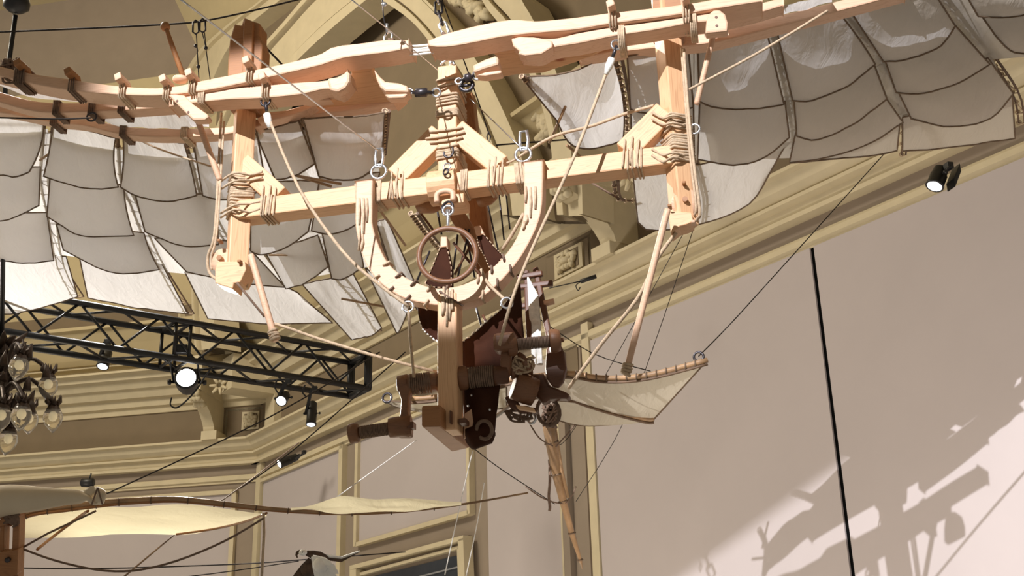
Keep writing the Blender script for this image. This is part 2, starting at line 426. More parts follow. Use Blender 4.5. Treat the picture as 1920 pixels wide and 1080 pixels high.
# corner pilaster with its relief panels and the carved brackets
def reliefpanel(wall, x0, x1, yt, yb, parent):
    o = board('relief_panel', parent, wall, x0, x1, yt, yb, .05, CREAM)
    pl, U = wall; Nn = pl[1]
    w = x1 - x0; h = yb - yt
    board('relief_field', parent, wall, x0 + w * .13, x1 - w * .13, yt + h * .13, yb - h * .13, .056, TAUPE)
    xm = (x0 + x1) / 2; c = P(xm, zline(xm, (yt + yb) / 2, wall), pl) + Nn * .07
    sx = abs((P(x1, zline(x1, yt, wall), pl) - P(x0, zline(x0, yt, wall), pl)).length) * .3; sz = (zc(yt) - zc(yb)) * .3
    mb = MB()
    for i in range(14):
        a = i * 2 * math.pi / 14; rr = .9 + .25 * math.sin(a * 5)
        mb.ball(c + U * math.cos(a) * sx * rr + UP * math.sin(a) * sz * rr, (.035, .035, .035), 6)
    mb.ball(c - Nn * .02, (sx * .7, sx * .7, sz * .55), 8)
    for sgn in (-1, 1):
        mb.tube(smooth([c + U * sgn * sx * t + UP * sz * q for t, q in ((.2, -.9), (.8, -.4), (.9, .3), (.4, .7), (.2, .3))]), .025, 5)
    obj('scroll_relief', mb, CREAM, o, kind='stuff')
board('frieze_frame', wb, B_, 425, 503, 763, 824, .02, CREAM)
board('frieze_panel', wb, B_, 429, 499, 767, 820, .028, TAUPE)
reliefpanel(B_, 457, 489, 771, 805, wb)
board('frieze_frame', wr, R_, 1025, 1110, 763, 824, .02, CREAM)
board('frieze_panel', wr, R_, 1029, 1106, 767, 820, .028, TAUPE)
reliefpanel(R_, 1046, 1098, 770, 803, wr)
board('corner_pilaster', wr, R_, 514, 531, 759, 826, .12, CREAM)
board('corner_pilaster', wr, R_, 512, 533, 697, 759, .72, CREAM)
def corbel(parent, wall, x0, x1):
    pl, U = wall; Nn = pl[1]
    board('corbel_block', parent, wall, x0 - 3, x1 + 6, 690, 752, .8, CREAM)
    xm = (x0 + x1) / 2; p = P(xm, zline(xm, 752, wall), pl); w = (P(x1, zline(x1, 760, wall), pl) - P(x0, zline(x0, 760, wall), pl)).length
    zt = zc(752); zb = zc(812); pr = []
    for t, d in ((0, .02), (0, .72), (.08, .78), (.2, .74), (.32, .58), (.5, .44), (.68, .36), (.85, .3), (1, .28), (1, .02)):
        pr.append(V((p.x, p.y, zt + (zb - zt) * t)) + Nn * d - U * w / 2)
    o = obj('corbel_scroll', MB().prism(pr, U * w), CREAM, parent)
    mb = MB()
    for s in (-.3, 0, .3):
        for t, d in ((.1, .8), (.22, .75), (.34, .6)):
            mb.ball(V((p.x, p.y, zt + (zb - zt) * t)) + Nn * d + U * w * s, .05, 6)
    obj('acanthus_relief', mb, CREAM, o, kind='stuff')
    board('corbel_foot', parent, wall, x0 - 4, x1 + 4, 812, 828, .34, CREAM)
    # small carved flower on the block front
    c = P(xm, zline(xm, 715, wall), (pl[0] + Nn * .8, Nn)); mb = MB()
    for i in range(7): mb.tube([c + Nn * .0 + (U * math.cos(i * .9) + UP * math.sin(i * .9)) * .04, c + Nn * .03 + (U * math.cos(i * .9) + UP * math.sin(i * .9)) * .13], [.03, .015], 5)
    obj('carved_flower', mb, CREAM, parent, kind='stuff')
corbel(wb, B_, 402, 422)
corbel(wr, R_, 1168, 1195)
# the arch over the corner: a plane through the two brackets
KL = P(400, 660, WB(.35)); KR = P(1100, 380, WR(.35))
_n = V((-(KR - KL).y, (KR - KL).x, 0)).normalized(); _n = _n if (CAM - KL).dot(_n) > 0 else -_n
def AP(d=0.): return (KL + _n * d, _n)
E = {
 0: ([(452, 660), (446, 540), (458, 440), (485, 330), (527, 235), (585, 150), (662, 77), (747, 10)], [(747, 10), (825, 62), (895, 150), (927, 207), (955, 260), (985, 340), (998, 420)]),
 1: ([(415, 665), (406, 540), (412, 430), (432, 310), (470, 210), (525, 120), (578, 60), (642, -8), (745, -80)], [(745, -80), (832, 2), (890, 60), (960, 150), (1017, 260), (1045, 340), (1058, 420)]),
 2: ([(385, 668), (376, 420), (398, 280), (440, 160), (487, 80), (590, -2), (742, -130)], [(742, -130), (930, 0), (965, 40), (1005, 90), (1055, 180), (1085, 280), (1100, 420)]),
 3: ([(335, 672), (322, 420), (342, 260), (400, 128), (470, 60), (552, 0), (740, -180)], [(740, -180), (1005, 0), (1037, 32), (1075, 100), (1115, 200), (1145, 300), (1152, 420)]),
 4: ([(326, 672), (312, 420), (332, 256), (391, 123), (461, 55), (543, -5), (739, -190)], [(739, -190), (1012, -5), (1045, 28), (1084, 98), (1124, 198), (1154, 300), (1162, 420)]),
}
def edge(k, n=40):
    l, r = E[k]; l = s2(l); r = s2(r)
    return [samp(l, i / n) for i in range(n)] + [samp(r, i / n) for i in range(n + 1)]
vault = struct('ceiling', MB().box(V((-2, 9, 13.2)), V((34, 0, 0)), V((0, 30, 0)), V((0, 0, .4))), KHAKI)
def band(name, ka, kb, ta, tb, d, mt, parent):
    a = edge(ka); b = edge(kb); mix = lambda p, q, t: (p[0] + (q[0] - p[0]) * t, p[1] + (q[1] - p[1]) * t)
    inn = [P(*mix(p, q, ta), AP()) for p, q in zip(a, b)]; out = [P(*mix(p, q, tb), AP()) for p, q in zip(a, b)]
    k = len(inn); mb = MB(); vs = []
    for i in range(k): vs += [inn[i], inn[i] + _n * d, out[i] + _n * d, out[i]]
    fs = []
    for i in range(k - 1):
        for j in range(4): fs.append([i * 4 + j, i * 4 + (j + 1) % 4, i * 4 + 4 + (j + 1) % 4, i * 4 + 4 + j])
    return obj(name, mb.add(vs, fs), mt, parent)
arch = band('trim_1', 0, 1, .0, .2, .36, CREAM, None); arch['kind'] = 'structure'
band('arch_band', 0, 1, .2, .26, .30, TAUPEL, arch)
band('arch_band', 0, 1, .26, .82, .33, CREAM, arch)
band('arch_band', 0, 1, .82, .9, .28, TAUPEL, arch)
band('arch_band', 0, 1, .9, 1., .38, CREAM, arch)
band('arch_band', 1, 2, 0, 1, .1, TAUPE, arch)
band('arch_band', 2, 3, .0, .22, .34, CREAM, arch)
band('arch_band', 2, 3, .22, .3, .26, TAUPEL, arch)
band('arch_band', 2, 3, .3, .85, .30, CREAM, arch)
band('arch_band', 2, 3, .85, 1., .36, CREAM, arch)
# tympanum behind the arch and the vault webs that spring from it
_e0 = [P(x, y, AP(-.35)) for x, y in edge(1) if y < 640 - max(0, x - 415) * .46] + [P(x, y, AP(-.35)) for x, y in ((1056, 345), (800, 488), (600, 590), (490, 640))]
tym = struct('wall_tympanum', MB().prism(_e0, -_n * .2), TAUPE)
_e3 = edge(3); _ctr = (740, 560)
def web(u, v):
    x, y = samp(_e3, .56 * u); k = 1 + v * 1.1
    p = P(x, y, AP()); q = V(p); cpt = P(740, 420, AP())
    return cpt + (p - cpt) * k + _n * (.9 * (1 - (1 - v) ** 2)) + _n * .12
obj('vault_web', MB().grid(web, 80, 8), KHAKI, vault)
# foliage reliefs on the dark arch band
def foliage(px, spread, n, parent, sd):
    rnd = random.Random(sd); mb = MB()
    for i in range(n):
        x, y = samp(px, i / (n - 1)); x += rnd.uniform(-spread, spread); y += rnd.uniform(-spread, spread)
        c = P(x, y, AP(.12)); a = rnd.uniform(0, 6.3); s = rnd.uniform(.05, .12)
        U1 = (KR - KL).normalized(); v1 = U1 * math.cos(a) + UP * math.sin(a)
        mb.tube([c - v1 * s, c - v1 * s * .2 + _n * .07, c + v1 * s * .6 + _n * .06, c + v1 * s], [.02, .055, .045, .01], 6)
    return obj('foliage_relief', mb, CREAM, parent, kind='stuff')
foliage([(862, -5), (880, 8), (905, 22), (918, 30)], 8, 26, arch, 1)
foliage([(1008, 195), (1016, 212), (1028, 225), (1036, 245), (1030, 262)], 6, 20, arch, 2)
rope('vine_relief', [P(x, y, AP(.13)) for x, y in ((1008, 192), (1024, 214), (1036, 224), (1043, 238), (1036, 252), (1040, 262))], .04, CREAM, arch)

# door frame low in the right wall
dr = struct('door_1', MB().prism([P(x, y, WR(.0)) for x, y in ((668, 1064), (886, 1004), (892, 1110), (668, 1130))], NR * .05), TAUPEL)
def wq(name, pts, d0, d1, mt, parent=dr):
    return obj(name, MB().prism([P(x, y, WR(d0)) for x, y in pts], NR * (d1 - d0)), mt, parent)
wq('door_frame', ((672, 1062), (886, 1005), (886, 1014), (672, 1070)), .05, .16, CREAM)
wq('door_frame', ((876, 1014), (886, 1010), (890, 1100), (880, 1100)), .05, .16, CREAM)
wq('door_frame', ((672, 1070), (684, 1068), (684, 1120), (672, 1120)), .05, .16, CREAM)
wq('door_frame', ((684, 1074), (876, 1022), (876, 1028), (684, 1080)), .05, .11, CREAM)
wq('door_frame', ((866, 1028), (874, 1026), (877, 1100), (869, 1100)), .05, .11, CREAM)
wq('door_pane', ((690, 1084), (868, 1040), (868, 1110), (690, 1130)), .052, .075, DARKG)
wq('door_glazing_bar', ((740, 1092), (868, 1060), (868, 1063), (740, 1095)), .075, .09, STEEL)

# ------------------------------------------------------------------ the flying machine
fm = thing('flying_machine', 'large pale wooden flapping-wing flying machine with shingled sailcloth wings hung from chains', 'flying machine', m(840, 345, .3))
# main timbers
cross = mbeam('crossbeam', (440, 393), (1262, 288), 37, 0, .10, PINE, fm)
SQ = rotsq(.088, math.radians(32), .05)
postL = beam('corner_post', m(434, 522, .0), m(455, 140, .0), SQ, PINE, fm, MN)
postR = beam('corner_post', m(1283, 418, .0), m(1243, -25, .0), SQ, PINE, fm, MN)
centre = mbeam('centre_post', (838.5, 362), (838, 122), 38, .03, .17, PINE, fm)
for P0, P1, w in (((741, 330), (824, 246), 44), ((936, 308), (852, 240), 44)):
    mbeam('diagonal_brace', P0, P1, w, .035, .075, PINE, fm)
mbeam('corner_brace', (520, 366), (450, 303), 42, .01, .085, PINE, fm)
mbeam('corner_brace', (1172, 282), (1248, 205), 46, .01, .085, PINE, fm)
# head of the left post above the spar, stepped, its shade put into a darker wood
mplate('post_head', [(424, 200), (427, 110), (430, 75), (439, 44), (452, 47), (457, 32), (472, 38), (487, 43), (486, 66), (492, 84), (490, 120), (484, 155), (482, 205)], -.005, .1, PINED, fm, .008)
mplate('post_head_strip', [(452, 190), (456, 48), (458, 34), (474, 40), (470, 190)], -.028, .03, PINED, fm, .005)
mplate('post_head', [(1222, 62), (1224, -40), (1284, -40), (1286, 40), (1282, 62)], .0, .1, PINED, fm, .008)
# V notched feet of the posts
for pst, pts in ((postL, ((403, 505), (403, 530), (414, 534), (436, 541), (438, 531), (450, 529), (461, 506), (459, 490), (407, 490))),
                 (postR, ((1254, 408), (1256, 424), (1258, 437), (1275, 424), (1287, 421), (1300, 415), (1297, 398), (1255, 396)))):
    mplate('post_foot', pts, -.016, .1, PINE, fm, .004)
# pulley wheels in the post feet
for c, R in (((421, 492), 24), ((1286, 384), 26)):
    o = m(*c, .05); r = R * PXM
    w = obj('pulley_wheel', MB().lathe(o - MN * .028, o + MN * .028, [(0, r * .3), (0, r), (.3, r), (.42, r * .86), (.58, r * .86), (.7, r), (1, r), (1, r * .3)], 24), PINEP, fm)
    obj('pulley_pin', MB().tube([o - MN * .06, o + MN * .06], .012, 8), PINED, w)
for x, y, off in ((413, 453, -.018), (451, 492, -.02), (1256, 388, -.03), (1283, 345, -.0), (1300, 418, -.03)):
    o = m(x, y, off); obj('peg', MB().box(o, MA * .016, MN * .04, UP * .013), PINED if x != 1300 else PINEP, fm, bevel=.004)
# hoop: a U of steam-bent timber under the crossbeam
Uo = s2([(667, 340), (666, 390), (667, 430), (680, 482), (704, 522), (744, 553), (785, 567), (838, 572), (905, 556), (965, 498), (1000, 440), (1015, 395), (1018, 345), (1018, 300)], 5)
Ui = s2([(699, 336), (698, 390), (700, 430), (722, 485), (752, 515), (795, 535), (826, 540), (868, 533), (912, 510), (948, 476), (972, 437), (982, 395), (982, 350), (981, 304)], 5)
n_ = 60; mb = MB(); vs = []
for i in range(n_ + 1):
    a = samp(Uo, i / n_); b = samp(Ui, i / n_); po = m(*a, -.045); pi = m(*b, -.045)
    vs += [po, pi, pi + MN * .085, po + MN * .085]
fs = [[0, 1, 2, 3], [n_ * 4 + k for k in (3, 2, 1, 0)]]
for i in range(n_):
    for j in range(4): fs.append([i * 4 + j, i * 4 + (j + 1) % 4, i * 4 + 4 + (j + 1) % 4, i * 4 + 4 + j])
hoop = obj('bent_hoop', mb.add(vs, fs), PINEP, fm, mframe(m(840, 450), MA, UP, -MN), .006)
# lower post and its foot block
lower = mbeam('lower_post', (838, 549), (838.5, 806), 37, -.05, .11, PINED if False else PINE, fm)
zf = m(845, 812, .0).z
mb = MB(); top = []
bp = [P(x, y, Zp(zf)) for x, y in ((792, 806), (822, 818), (880, 836), (862, 848), (824, 844), (794, 815))]
blk = [P(x, y, Zp(zf)) for x, y in ((790, 800), (826, 799), (881, 840), (847, 848))]
obj('foot_block', MB().prism(blk, UP * .085), PINED, fm, bevel=.008)
obj('peg', MB().box(m(870, 792, -.02), MA * .03, MN * .06, UP * .02), WALNUT, fm, bevel=.003)
obj('peg', MB().box(m(846, 783, -.06), MA * .006, MN * .03, UP * .05), WALNUT, fm)
# half round clamp block over the middle of the crossbeam
cc = m(834, 352, .05); ax = cross.X; mb = MB(); prof = []
for i in range(13):
    a = -1.9 + i * 3.4 / 12; prof.append(cc - MN * math.cos(a) * .085 + UP * (-math.sin(a)) * .075)
for p_ in (0,): prof += [cc + MN * .03 - UP * .07, cc + MN * .03 + UP * .07]
clampb = obj('clamp_block', MB().prism([p - ax * .062 for p in prof], ax * .124), PINE, fm, bevel=.004)
obj('lower_clamp', MB().box(m(852, 384, .03), ax * .11, MN * .12, UP * .045), PINE, fm, bevel=.005)
c = m(836, 322, -.05); obj('eye_bolt', MB().ring(c, MA * .6 + MN, .014, .004, 16), IRON, fm)
c = m(838, 313, -.02); obj('eye_bolt', MB().ring(c, MN + MA * .2, .016, .004, 16), STEEL, fm)
c = m(842, 288, .0); obj('hook', MB().tube(smooth([c + MA * .015 + UP * .03, c + MA * .018, c - UP * .018, c - MA * .02 - UP * .008, c - MA * .022 + UP * .012]), .0045, 6), IRON, fm)
c = m(834, 366, -.055)
obj('staple', MB().tube(smooth([c - MA * .035 - UP * .03, c - MA * .033 + UP * .008, c + UP * .02, c + MA * .033 + UP * .008, c + MA * .035 - UP * .03]), .012, 8), PINEP, fm)
# hanging ring on its snap hook
c = m(839, 390, -.06); obj('split_ring', MB().ring(c, MN + MA * .4, .028, .0055, 18), IRON, fm)
a = m(840, 402, -.1); b_ = m(840, 430, -.14)
hk = obj('snap_hook', MB().tube([a + UP * .02, a, b_], [.011, .008, .006], 8).ring(a + UP * .018, MN, .022, .0055, 14).ball(b_, .013, 8), STEEL, fm)
c = m(839, 478, -.15)
rg = obj('hanging_ring', MB().ring(c, MN * 1 + MA * -.1, 51 * PXM, .0115, 40, 8, 51 * PXM), WALL, fm)
obj('cord_whipping', MB().ring(c - MN * .003, MN * 1 + MA * -.1, 52.5 * PXM, .0055, 40, 6), BAMBOO, rg)
# stitching along the hoop
def onhoop(u, side):
    a = samp(Uo, u); b = samp(Ui, u); t = side; return (a[0] + (b[0] - a[0]) * t, a[1] + (b[1] - a[1]) * t)
for k in range(9):
    for s_, t0, t1 in ((0, -.1, .28), (1, .72, 1.1)):
        u = .27 + k * .052
        if .5 < u < .56: continue
        p = [m(*onhoop(u - .004, t0), -.046), m(*onhoop(u, (t0 + t1) / 2), -.054), m(*onhoop(u + .004, t1), -.05)]
        e = (p[0] if s_ == 0 else p[2]) + MN * .05
        pts = [e] + p if s_ == 0 else p + [e]
        obj('hoop_stitch', MB().tube(pts, .0052, 5), ROPED if k % 3 else ROPE, hoop)
for xs, ys, ln in (((674, 682, 688), (372, 372, 372), (50, 66, 44)), ((986, 995, 1004), (350, 352, 350), (30, 56, 42)), ((674, 680), (424, 440), (46, 30)), ((988, 983), (404, 415), (16, 16))):
    for x, y, l in zip(xs, ys, ln):
        obj('hoop_stitch', MB().tube([m(x, y, -.046), m(x, y + l / 2, -.054), m(x - (2 if y > 400 else 0), y + l, -.047)], .0055, 5), ROPE, hoop)
for x, y in ((832, 552), (838, 556), (843, 560), (830, 560), (848, 556)):
    obj('hoop_stitch', MB().tube([m(x, y - 14, -.05), m(x, y + 22, -.062), m(x, y + 56 - abs(838 - x) * 3, -.052)], .0055, 5), ROPE, hoop)
obj('hoop_stitch', MB().tube([m(824, 546, -.054), m(845, 560, -.058), m(868, 573, -.05)], .005, 5), ROPED, hoop)
# lashings on the frame
def at(b, x, off=0.):  # distance along beam b at photo x
    best = 0; bd = 1e9
    for i in range(401):
        t = b.L * i / 400; p = b.p + b.X * t; d = p - CAM; px = 960 + FPX * d.dot(IR) / d.dot(FW)
        if abs(px - x) < bd: bd = abs(px - x); best = t
    return best
def aty(b, y):
    best = 0; bd = 1e9
    for i in range(401):
        t = b.L * i / 400; p = b.p + b.X * t; d = p - CAM; py = 540 - FPX * d.dot(IU) / d.dot(FW)
        if abs(py - y) < bd: bd = abs(py - y); best = t
    return best
for x0, x1, n in ((490, 508, 4), (668, 698, 7), (702, 712, 6), (735, 755, 3), (866, 874, 4), (917, 942, 4), (967, 981, 7), (984, 1014, 7), (1178, 1204, 4)):
    lash(cross, at(cross, x0), at(cross, x1), n, fm, skew=random.uniform(-.12, .12))
for y0, y1, n in ((400, 375, 5), (368, 352, 6), (345, 325, 5)): lash(postL, aty(postL, y0), aty(postL, y1), n, fm, .006, random.uniform(-.15, .15))
for y0, y1, n in ((300, 284, 4), (276, 252, 6), (240, 214, 5)): lash(postR, aty(postR, y0), aty(postR, y1), n, fm, .006, random.uniform(-.15, .15))
for y0, y1, n in ((296, 282, 5), (216, 206, 6), (195, 178, 4), (160, 150, 2)): lash(centre, aty(centre, y0), aty(centre, y1), n, fm, .0055, .06)
# figure of eight lashings over brace joints
def cordline(pts, r=.0055, mt=ROPE, name='lashing', parent=fm): return obj(name, MB().tube(smooth(pts, 3), r, 5), mt, parent)
for y, x0, x1, dy in ((247, 805, 868, -8), (260, 798, 872, -12), (268, 806, 868, -10), (278, 820, 860, -8)):
    cordline([m(x0, y, .03), m((x0 + x1) / 2, y + dy * .4, .022), m(x1, y + dy, .03)])
for y, ya, yb in ((332, 328, 322), (347, 338, 332), (392, 382, 376), (400, 398, 388)):
    cordline([m(414, y + 8, .03), m(440, y - 8, -.045), m(468, ya, .0), m(492, yb, -.004)])
for y, ya, yb in ((222, 214, 210), (236, 226, 222), (292, 283, 279), (300, 296, 290)):
    cordline([m(1288, y + 2, .02), m(1262, y - 6, -.045), m(1243, ya + 8, .0), m(1222, yb, -.004)])
for xs in ((494, 348), (507, 348), (517, 352), (735, 322), (746, 315), (756, 322), (918, 300), (930, 294), (943, 297), (1186, 256), (1198, 262), (1172, 262)):
    x, y = xs; s = 1 if y < 330 else 1
    cordline([m(x, y, .004), m(x - 3, y + 30, -.008), m(x - 5, y + 52, -.006)], .0045)

# ---------------- wing spars
def spar(name, top, bot, off, d, mt=PINEP, lab=None):
    t = s2(top); b = s2(bot); n = 40; vs = []
    for i in range(n + 1):
        a = m(*samp(t, i / n), off); c = m(*samp(b, i / n), off); vs += [c, a, a + MN * d, c + MN * d]
    fs = [[0, 1, 2, 3], [n * 4 + k for k in (3, 2, 1, 0)]]
    for i in range(n):
        for j in range(4): fs.append([i * 4 + j, i * 4 + (j + 1) % 4, i * 4 + 4 + (j + 1) % 4, i * 4 + 4 + j])
    return obj(name, MB().add(vs, fs), mt, fm, mframe(vs[0], MA, UP, -MN), .007, None, lab)
spar('wing_spar', [(-60, 108), (47, 135), (125, 147), (215, 160), (307, 164), (387, 149), (480, 130), (540, 117), (600, 101), (625, 87), (680, 80), (725, 74), (767, 75)],
     [(-60, 126), (40, 152), (125, 168), (235, 178), (315, 178), (400, 167), (480, 150), (540, 136), (600, 122), (640, 109), (690, 102), (725, 98), (767, 90)], -.20, .12)
spar('wing_spar', [(318, 181), (360, 170), (430, 165), (482, 161), (560, 154), (612, 150), (640, 140), (652, 131)], [(318, 199), (360, 193), (430, 186), (485, 184), (560, 177), (612, 166), (635, 172), (656, 148)], -.18, .10)
spar('wing_spar', [(-40, 160), (0, 172), (50, 186), (100, 192), (200, 191), (300, 186), (330, 181)], [(-40, 178), (0, 192), (60, 208), (110, 211), (200, 208), (300, 202), (330, 198)], -.02, .08)
spar('wing_spar', [(-40, 192), (20, 201), (90, 213), (160, 219), (222, 235), (300, 240), (420, 238), (470, 225)], [(-40, 206), (20, 214), (90, 228), (160, 236), (222, 251), (300, 257), (420, 252), (470, 240)], .16, .07)
spar('wing_spar', [(478, 224), (540, 205), (590, 194), (660, 192), (757, 180)], [(478, 238), (540, 222), (590, 213), (660, 206), (740, 192)], .08, .07)
# carved shoulder joints: broad boards raked back under the spars, so that their faces look down
def tplate(name, ypiv, pts, off, d, mt, parent, bevel=.006):
    piv = m(pts[0][0], ypiv, off); nr = (MN * math.cos(1.05) + UP * math.sin(1.05)).normalized()
    tilt = MA - nr * MA.dot(nr); slope = (m(pts[0][0] + 100, ypiv - 10, off) - piv).normalized(); nr = (nr - slope * nr.dot(slope)).normalized()
    w = [P(x, y, (piv, nr)) for x, y in pts]
    return obj(name, MB().prism(w, nr * d), mt, parent, mframe(w[0], slope, nr.cross(slope), nr), bevel)
tplate('shoulder_joint', 112, [(648, 106), (712, 98), (768, 92), (770, 102), (756, 108), (722, 110), (702, 116), (697, 128), (703, 150), (716, 162), (764, 174), (760, 190), (730, 197), (660, 208), (576, 214), (585, 200), (600, 186), (640, 175), (652, 160), (658, 140), (656, 126)], -.12, .05, PINE, fm, .012)
mplate('shoulder_paddle', [(700, 128), (712, 143), (722, 152), (748, 155), (764, 160), (766, 173), (722, 171), (712, 163), (705, 148)], -.19, .07, PINEP, fm, .012)
mplate('shoulder_paddle', [(719, 176), (766, 174), (758, 183), (728, 184)], -.18, .05, PINEP, fm, .008)
mplate('shoulder_paddle', [(560, 188), (616, 181), (621, 187), (575, 190)], -.10, .05, PINEP, fm, .005)
mplate('shoulder_paddle', [(482, 222), (500, 210), (540, 206), (570, 197), (592, 196), (575, 206), (540, 218), (486, 231)], .0, .06, PINEP, fm, .006)
mplate('shoulder_paddle', [(612, 146), (640, 142), (653, 132), (656, 138), (655, 152), (648, 164), (634, 172), (618, 169)], -.20, .05, PINEP, fm, .012)
spar('wing_spar', [(802, 76), (825, 66), (847, 59), (900, 46), (960, 36), (1007, 39), (1080, 32), (1140, 24), (1280, 8), (1360, -6), (1430, -16)],
     [(803, 86), (825, 88), (850, 86), (900, 77), (945, 68), (1010, 61), (1080, 55), (1140, 45), (1280, 26), (1360, 13), (1430, 2)], -.20, .12)
spar('wing_spar', [(962, 71), (990, 68), (1035, 72), (1090, 60), (1147, 50), (1225, 40), (1290, 30), (1345, 22)], [(974, 100), (1010, 102), (1037, 89), (1090, 80), (1147, 68), (1225, 56), (1290, 44), (1345, 38)], -.18, .10)
spar('wing_spar', [(1082, 100), (1102, 90), (1160, 83), (1225, 76), (1320, 62), (1365, 52), (1480, 24), (1600, -6), (1700, -34)], [(1084, 108), (1108, 104), (1160, 97), (1225, 90), (1320, 82), (1370, 72), (1480, 44), (1605, 12), (1700, -14)], .12, .08)
spar('wing_spar', [(1320, 32), (1400, 12), (1470, -6)], [(1320, 48), (1400, 30), (1470, 10)], -.02, .08)
tplate('shoulder_joint', 85, [(850, 92), (900, 78), (950, 68), (985, 66), (960, 72), (975, 100), (1012, 103), (1040, 90), (1180, 70), (1180, 82), (1130, 96), (1105, 108), (1080, 117), (1045, 128), (1020, 137), (970, 140), (905, 152), (892, 146), (890, 138), (935, 122), (932, 106), (920, 98), (895, 92)], -.12, .05, PINE, fm, .012)
mplate('shoulder_paddle', [(885, 122), (910, 110), (931, 103), (935, 110), (935, 121), (910, 128), (889, 136)], -.19, .07, PINEP, fm, .01)
mplate('shoulder_paddle', [(892, 141), (910, 135), (940, 131), (940, 137), (910, 142)], -.18, .05, PINEP, fm, .005)
mplate('shoulder_paddle', [(958, 72), (975, 68), (1010, 70), (1036, 76), (1036, 88), (1015, 101), (985, 104), (970, 101), (974, 96), (962, 86)], -.20, .06, PINEP, fm, .012)
mplate('shoulder_paddle', [(1083, 102), (1100, 90), (1112, 89), (1160, 86), (1160, 94), (1105, 105), (1088, 107)], -.0, .06, PINEP, fm, .006)
# cords joining the two wing roots
for i in range(4):
    y0 = 87 + i * 5; cordline([m(766, y0, -.14), m(785, y0 - 1 + (i % 2), -.16), m(815, y0 - 4, -.14)], .0055, WHITER, 'root_cord')
# carved pulley cheeks on the outer spars
mplate('pulley_cheek', [(314, 177), (330, 176), (345, 178), (362, 195), (388, 213), (391, 219), (384, 224), (362, 225), (352, 216), (330, 194)], -.23, .05, PINEP, fm, .008)
mplate('pulley_cheek', [(1322, 62), (1324, 40), (1328, 26), (1338, 18), (1350, 18), (1360, 26), (1365, 42), (1364, 58), (1345, 60)], -.23, .05, PINEP, fm, .008)
for x, y in ((332, 189), (353, 210), (1343, 32), (1344, 48)):
    c = m(x, y, -.232); obj('peg', MB().tube([c, c + MN * .02], .006, 8), WALNUT, fm)
c = m(338, 149, -.16); obj('turned_knob', MB().ball(c, (.036, .03, .02), 12), PINEP, fm)
a = m(343, 142, -.06); b_ = m(310, 50, -.06); st = obj('steering_stick', MB().lathe(a, b_, [(0, .013), (.9, .011), (1, .011)], 10), PINED, fm)
obj('stick_knob', MB().ball(b_, (.024, .024, .024), 10), PINED, st)
# toggles with bindings along the spars
for x, y, off in ((136, 142, -.21), (230, 153, -.21), (313, 156, -.21), (361, 145, -.21), (468, 122, -.21), (1147, 17, -.21), (1285, 5, -.21), (498, 152, -.19), (42, 126, -.21)):
    c = m(x, y, off); k = MB().box(c + UP * .0, MA * .03 + UP * .012, MN * .1, UP * .034 - MA * .01)
    t_ = obj('toggle', k, PINEP if x > 200 else PINED, fm, bevel=.006)
    mb = MB()
    for s_ in (-.012, .0, .012):
        q = c - UP * .045 + MA * s_
        mb.tube([q + UP * .035 - MN * .004, q - UP * .03 - MN * .002, q - UP * .035 + MN * .11, q + UP * .035 + MN * .11], .0045, 5, True)
    obj('binding', mb, ROPE if x > 200 else ROPED, t_, kind='stuff')
# bindings round the darker outer spars
for x, y, off, h in ((100, 201, -.03, 30), (166, 202, -.03, 26), (222, 199, -.03, 26), (225, 244, .15, 24), (340, 247, .15, 24), (28, 138, -.21, 44), (34, 140, -.21, 44), (1160, 66, -.19, 40), (372, 177, -.19, 34), (1295, 40, -.19, 34), (95, 222, .15, 26), (555, 214, .07, 26)):
    mb = MB(); hh = h * PXM / 2
    for s_ in range(4):
        c = m(x + s_ * 3.2, y, off); mb.tube([c + UP * hh, c - UP * hh, c - UP * hh + MN * .1, c + UP * hh + MN * .1], .0048, 5, True)
    obj('lashing', mb, ROPED if x < 300 else ROPE, fm, kind='stuff')
# tangle of cord at the far left joint
mb = MB()
for i in range(16):
    c = [m(20 + random.uniform(-25, 18), 132 + random.uniform(-22, 22), -.16 + random.uniform(-.03, .02)) for _ in range(4)]
    mb.tube(smooth(c, 4), .006, 5)
obj('cord_knot', mb, ROPED, fm, kind='stuff')

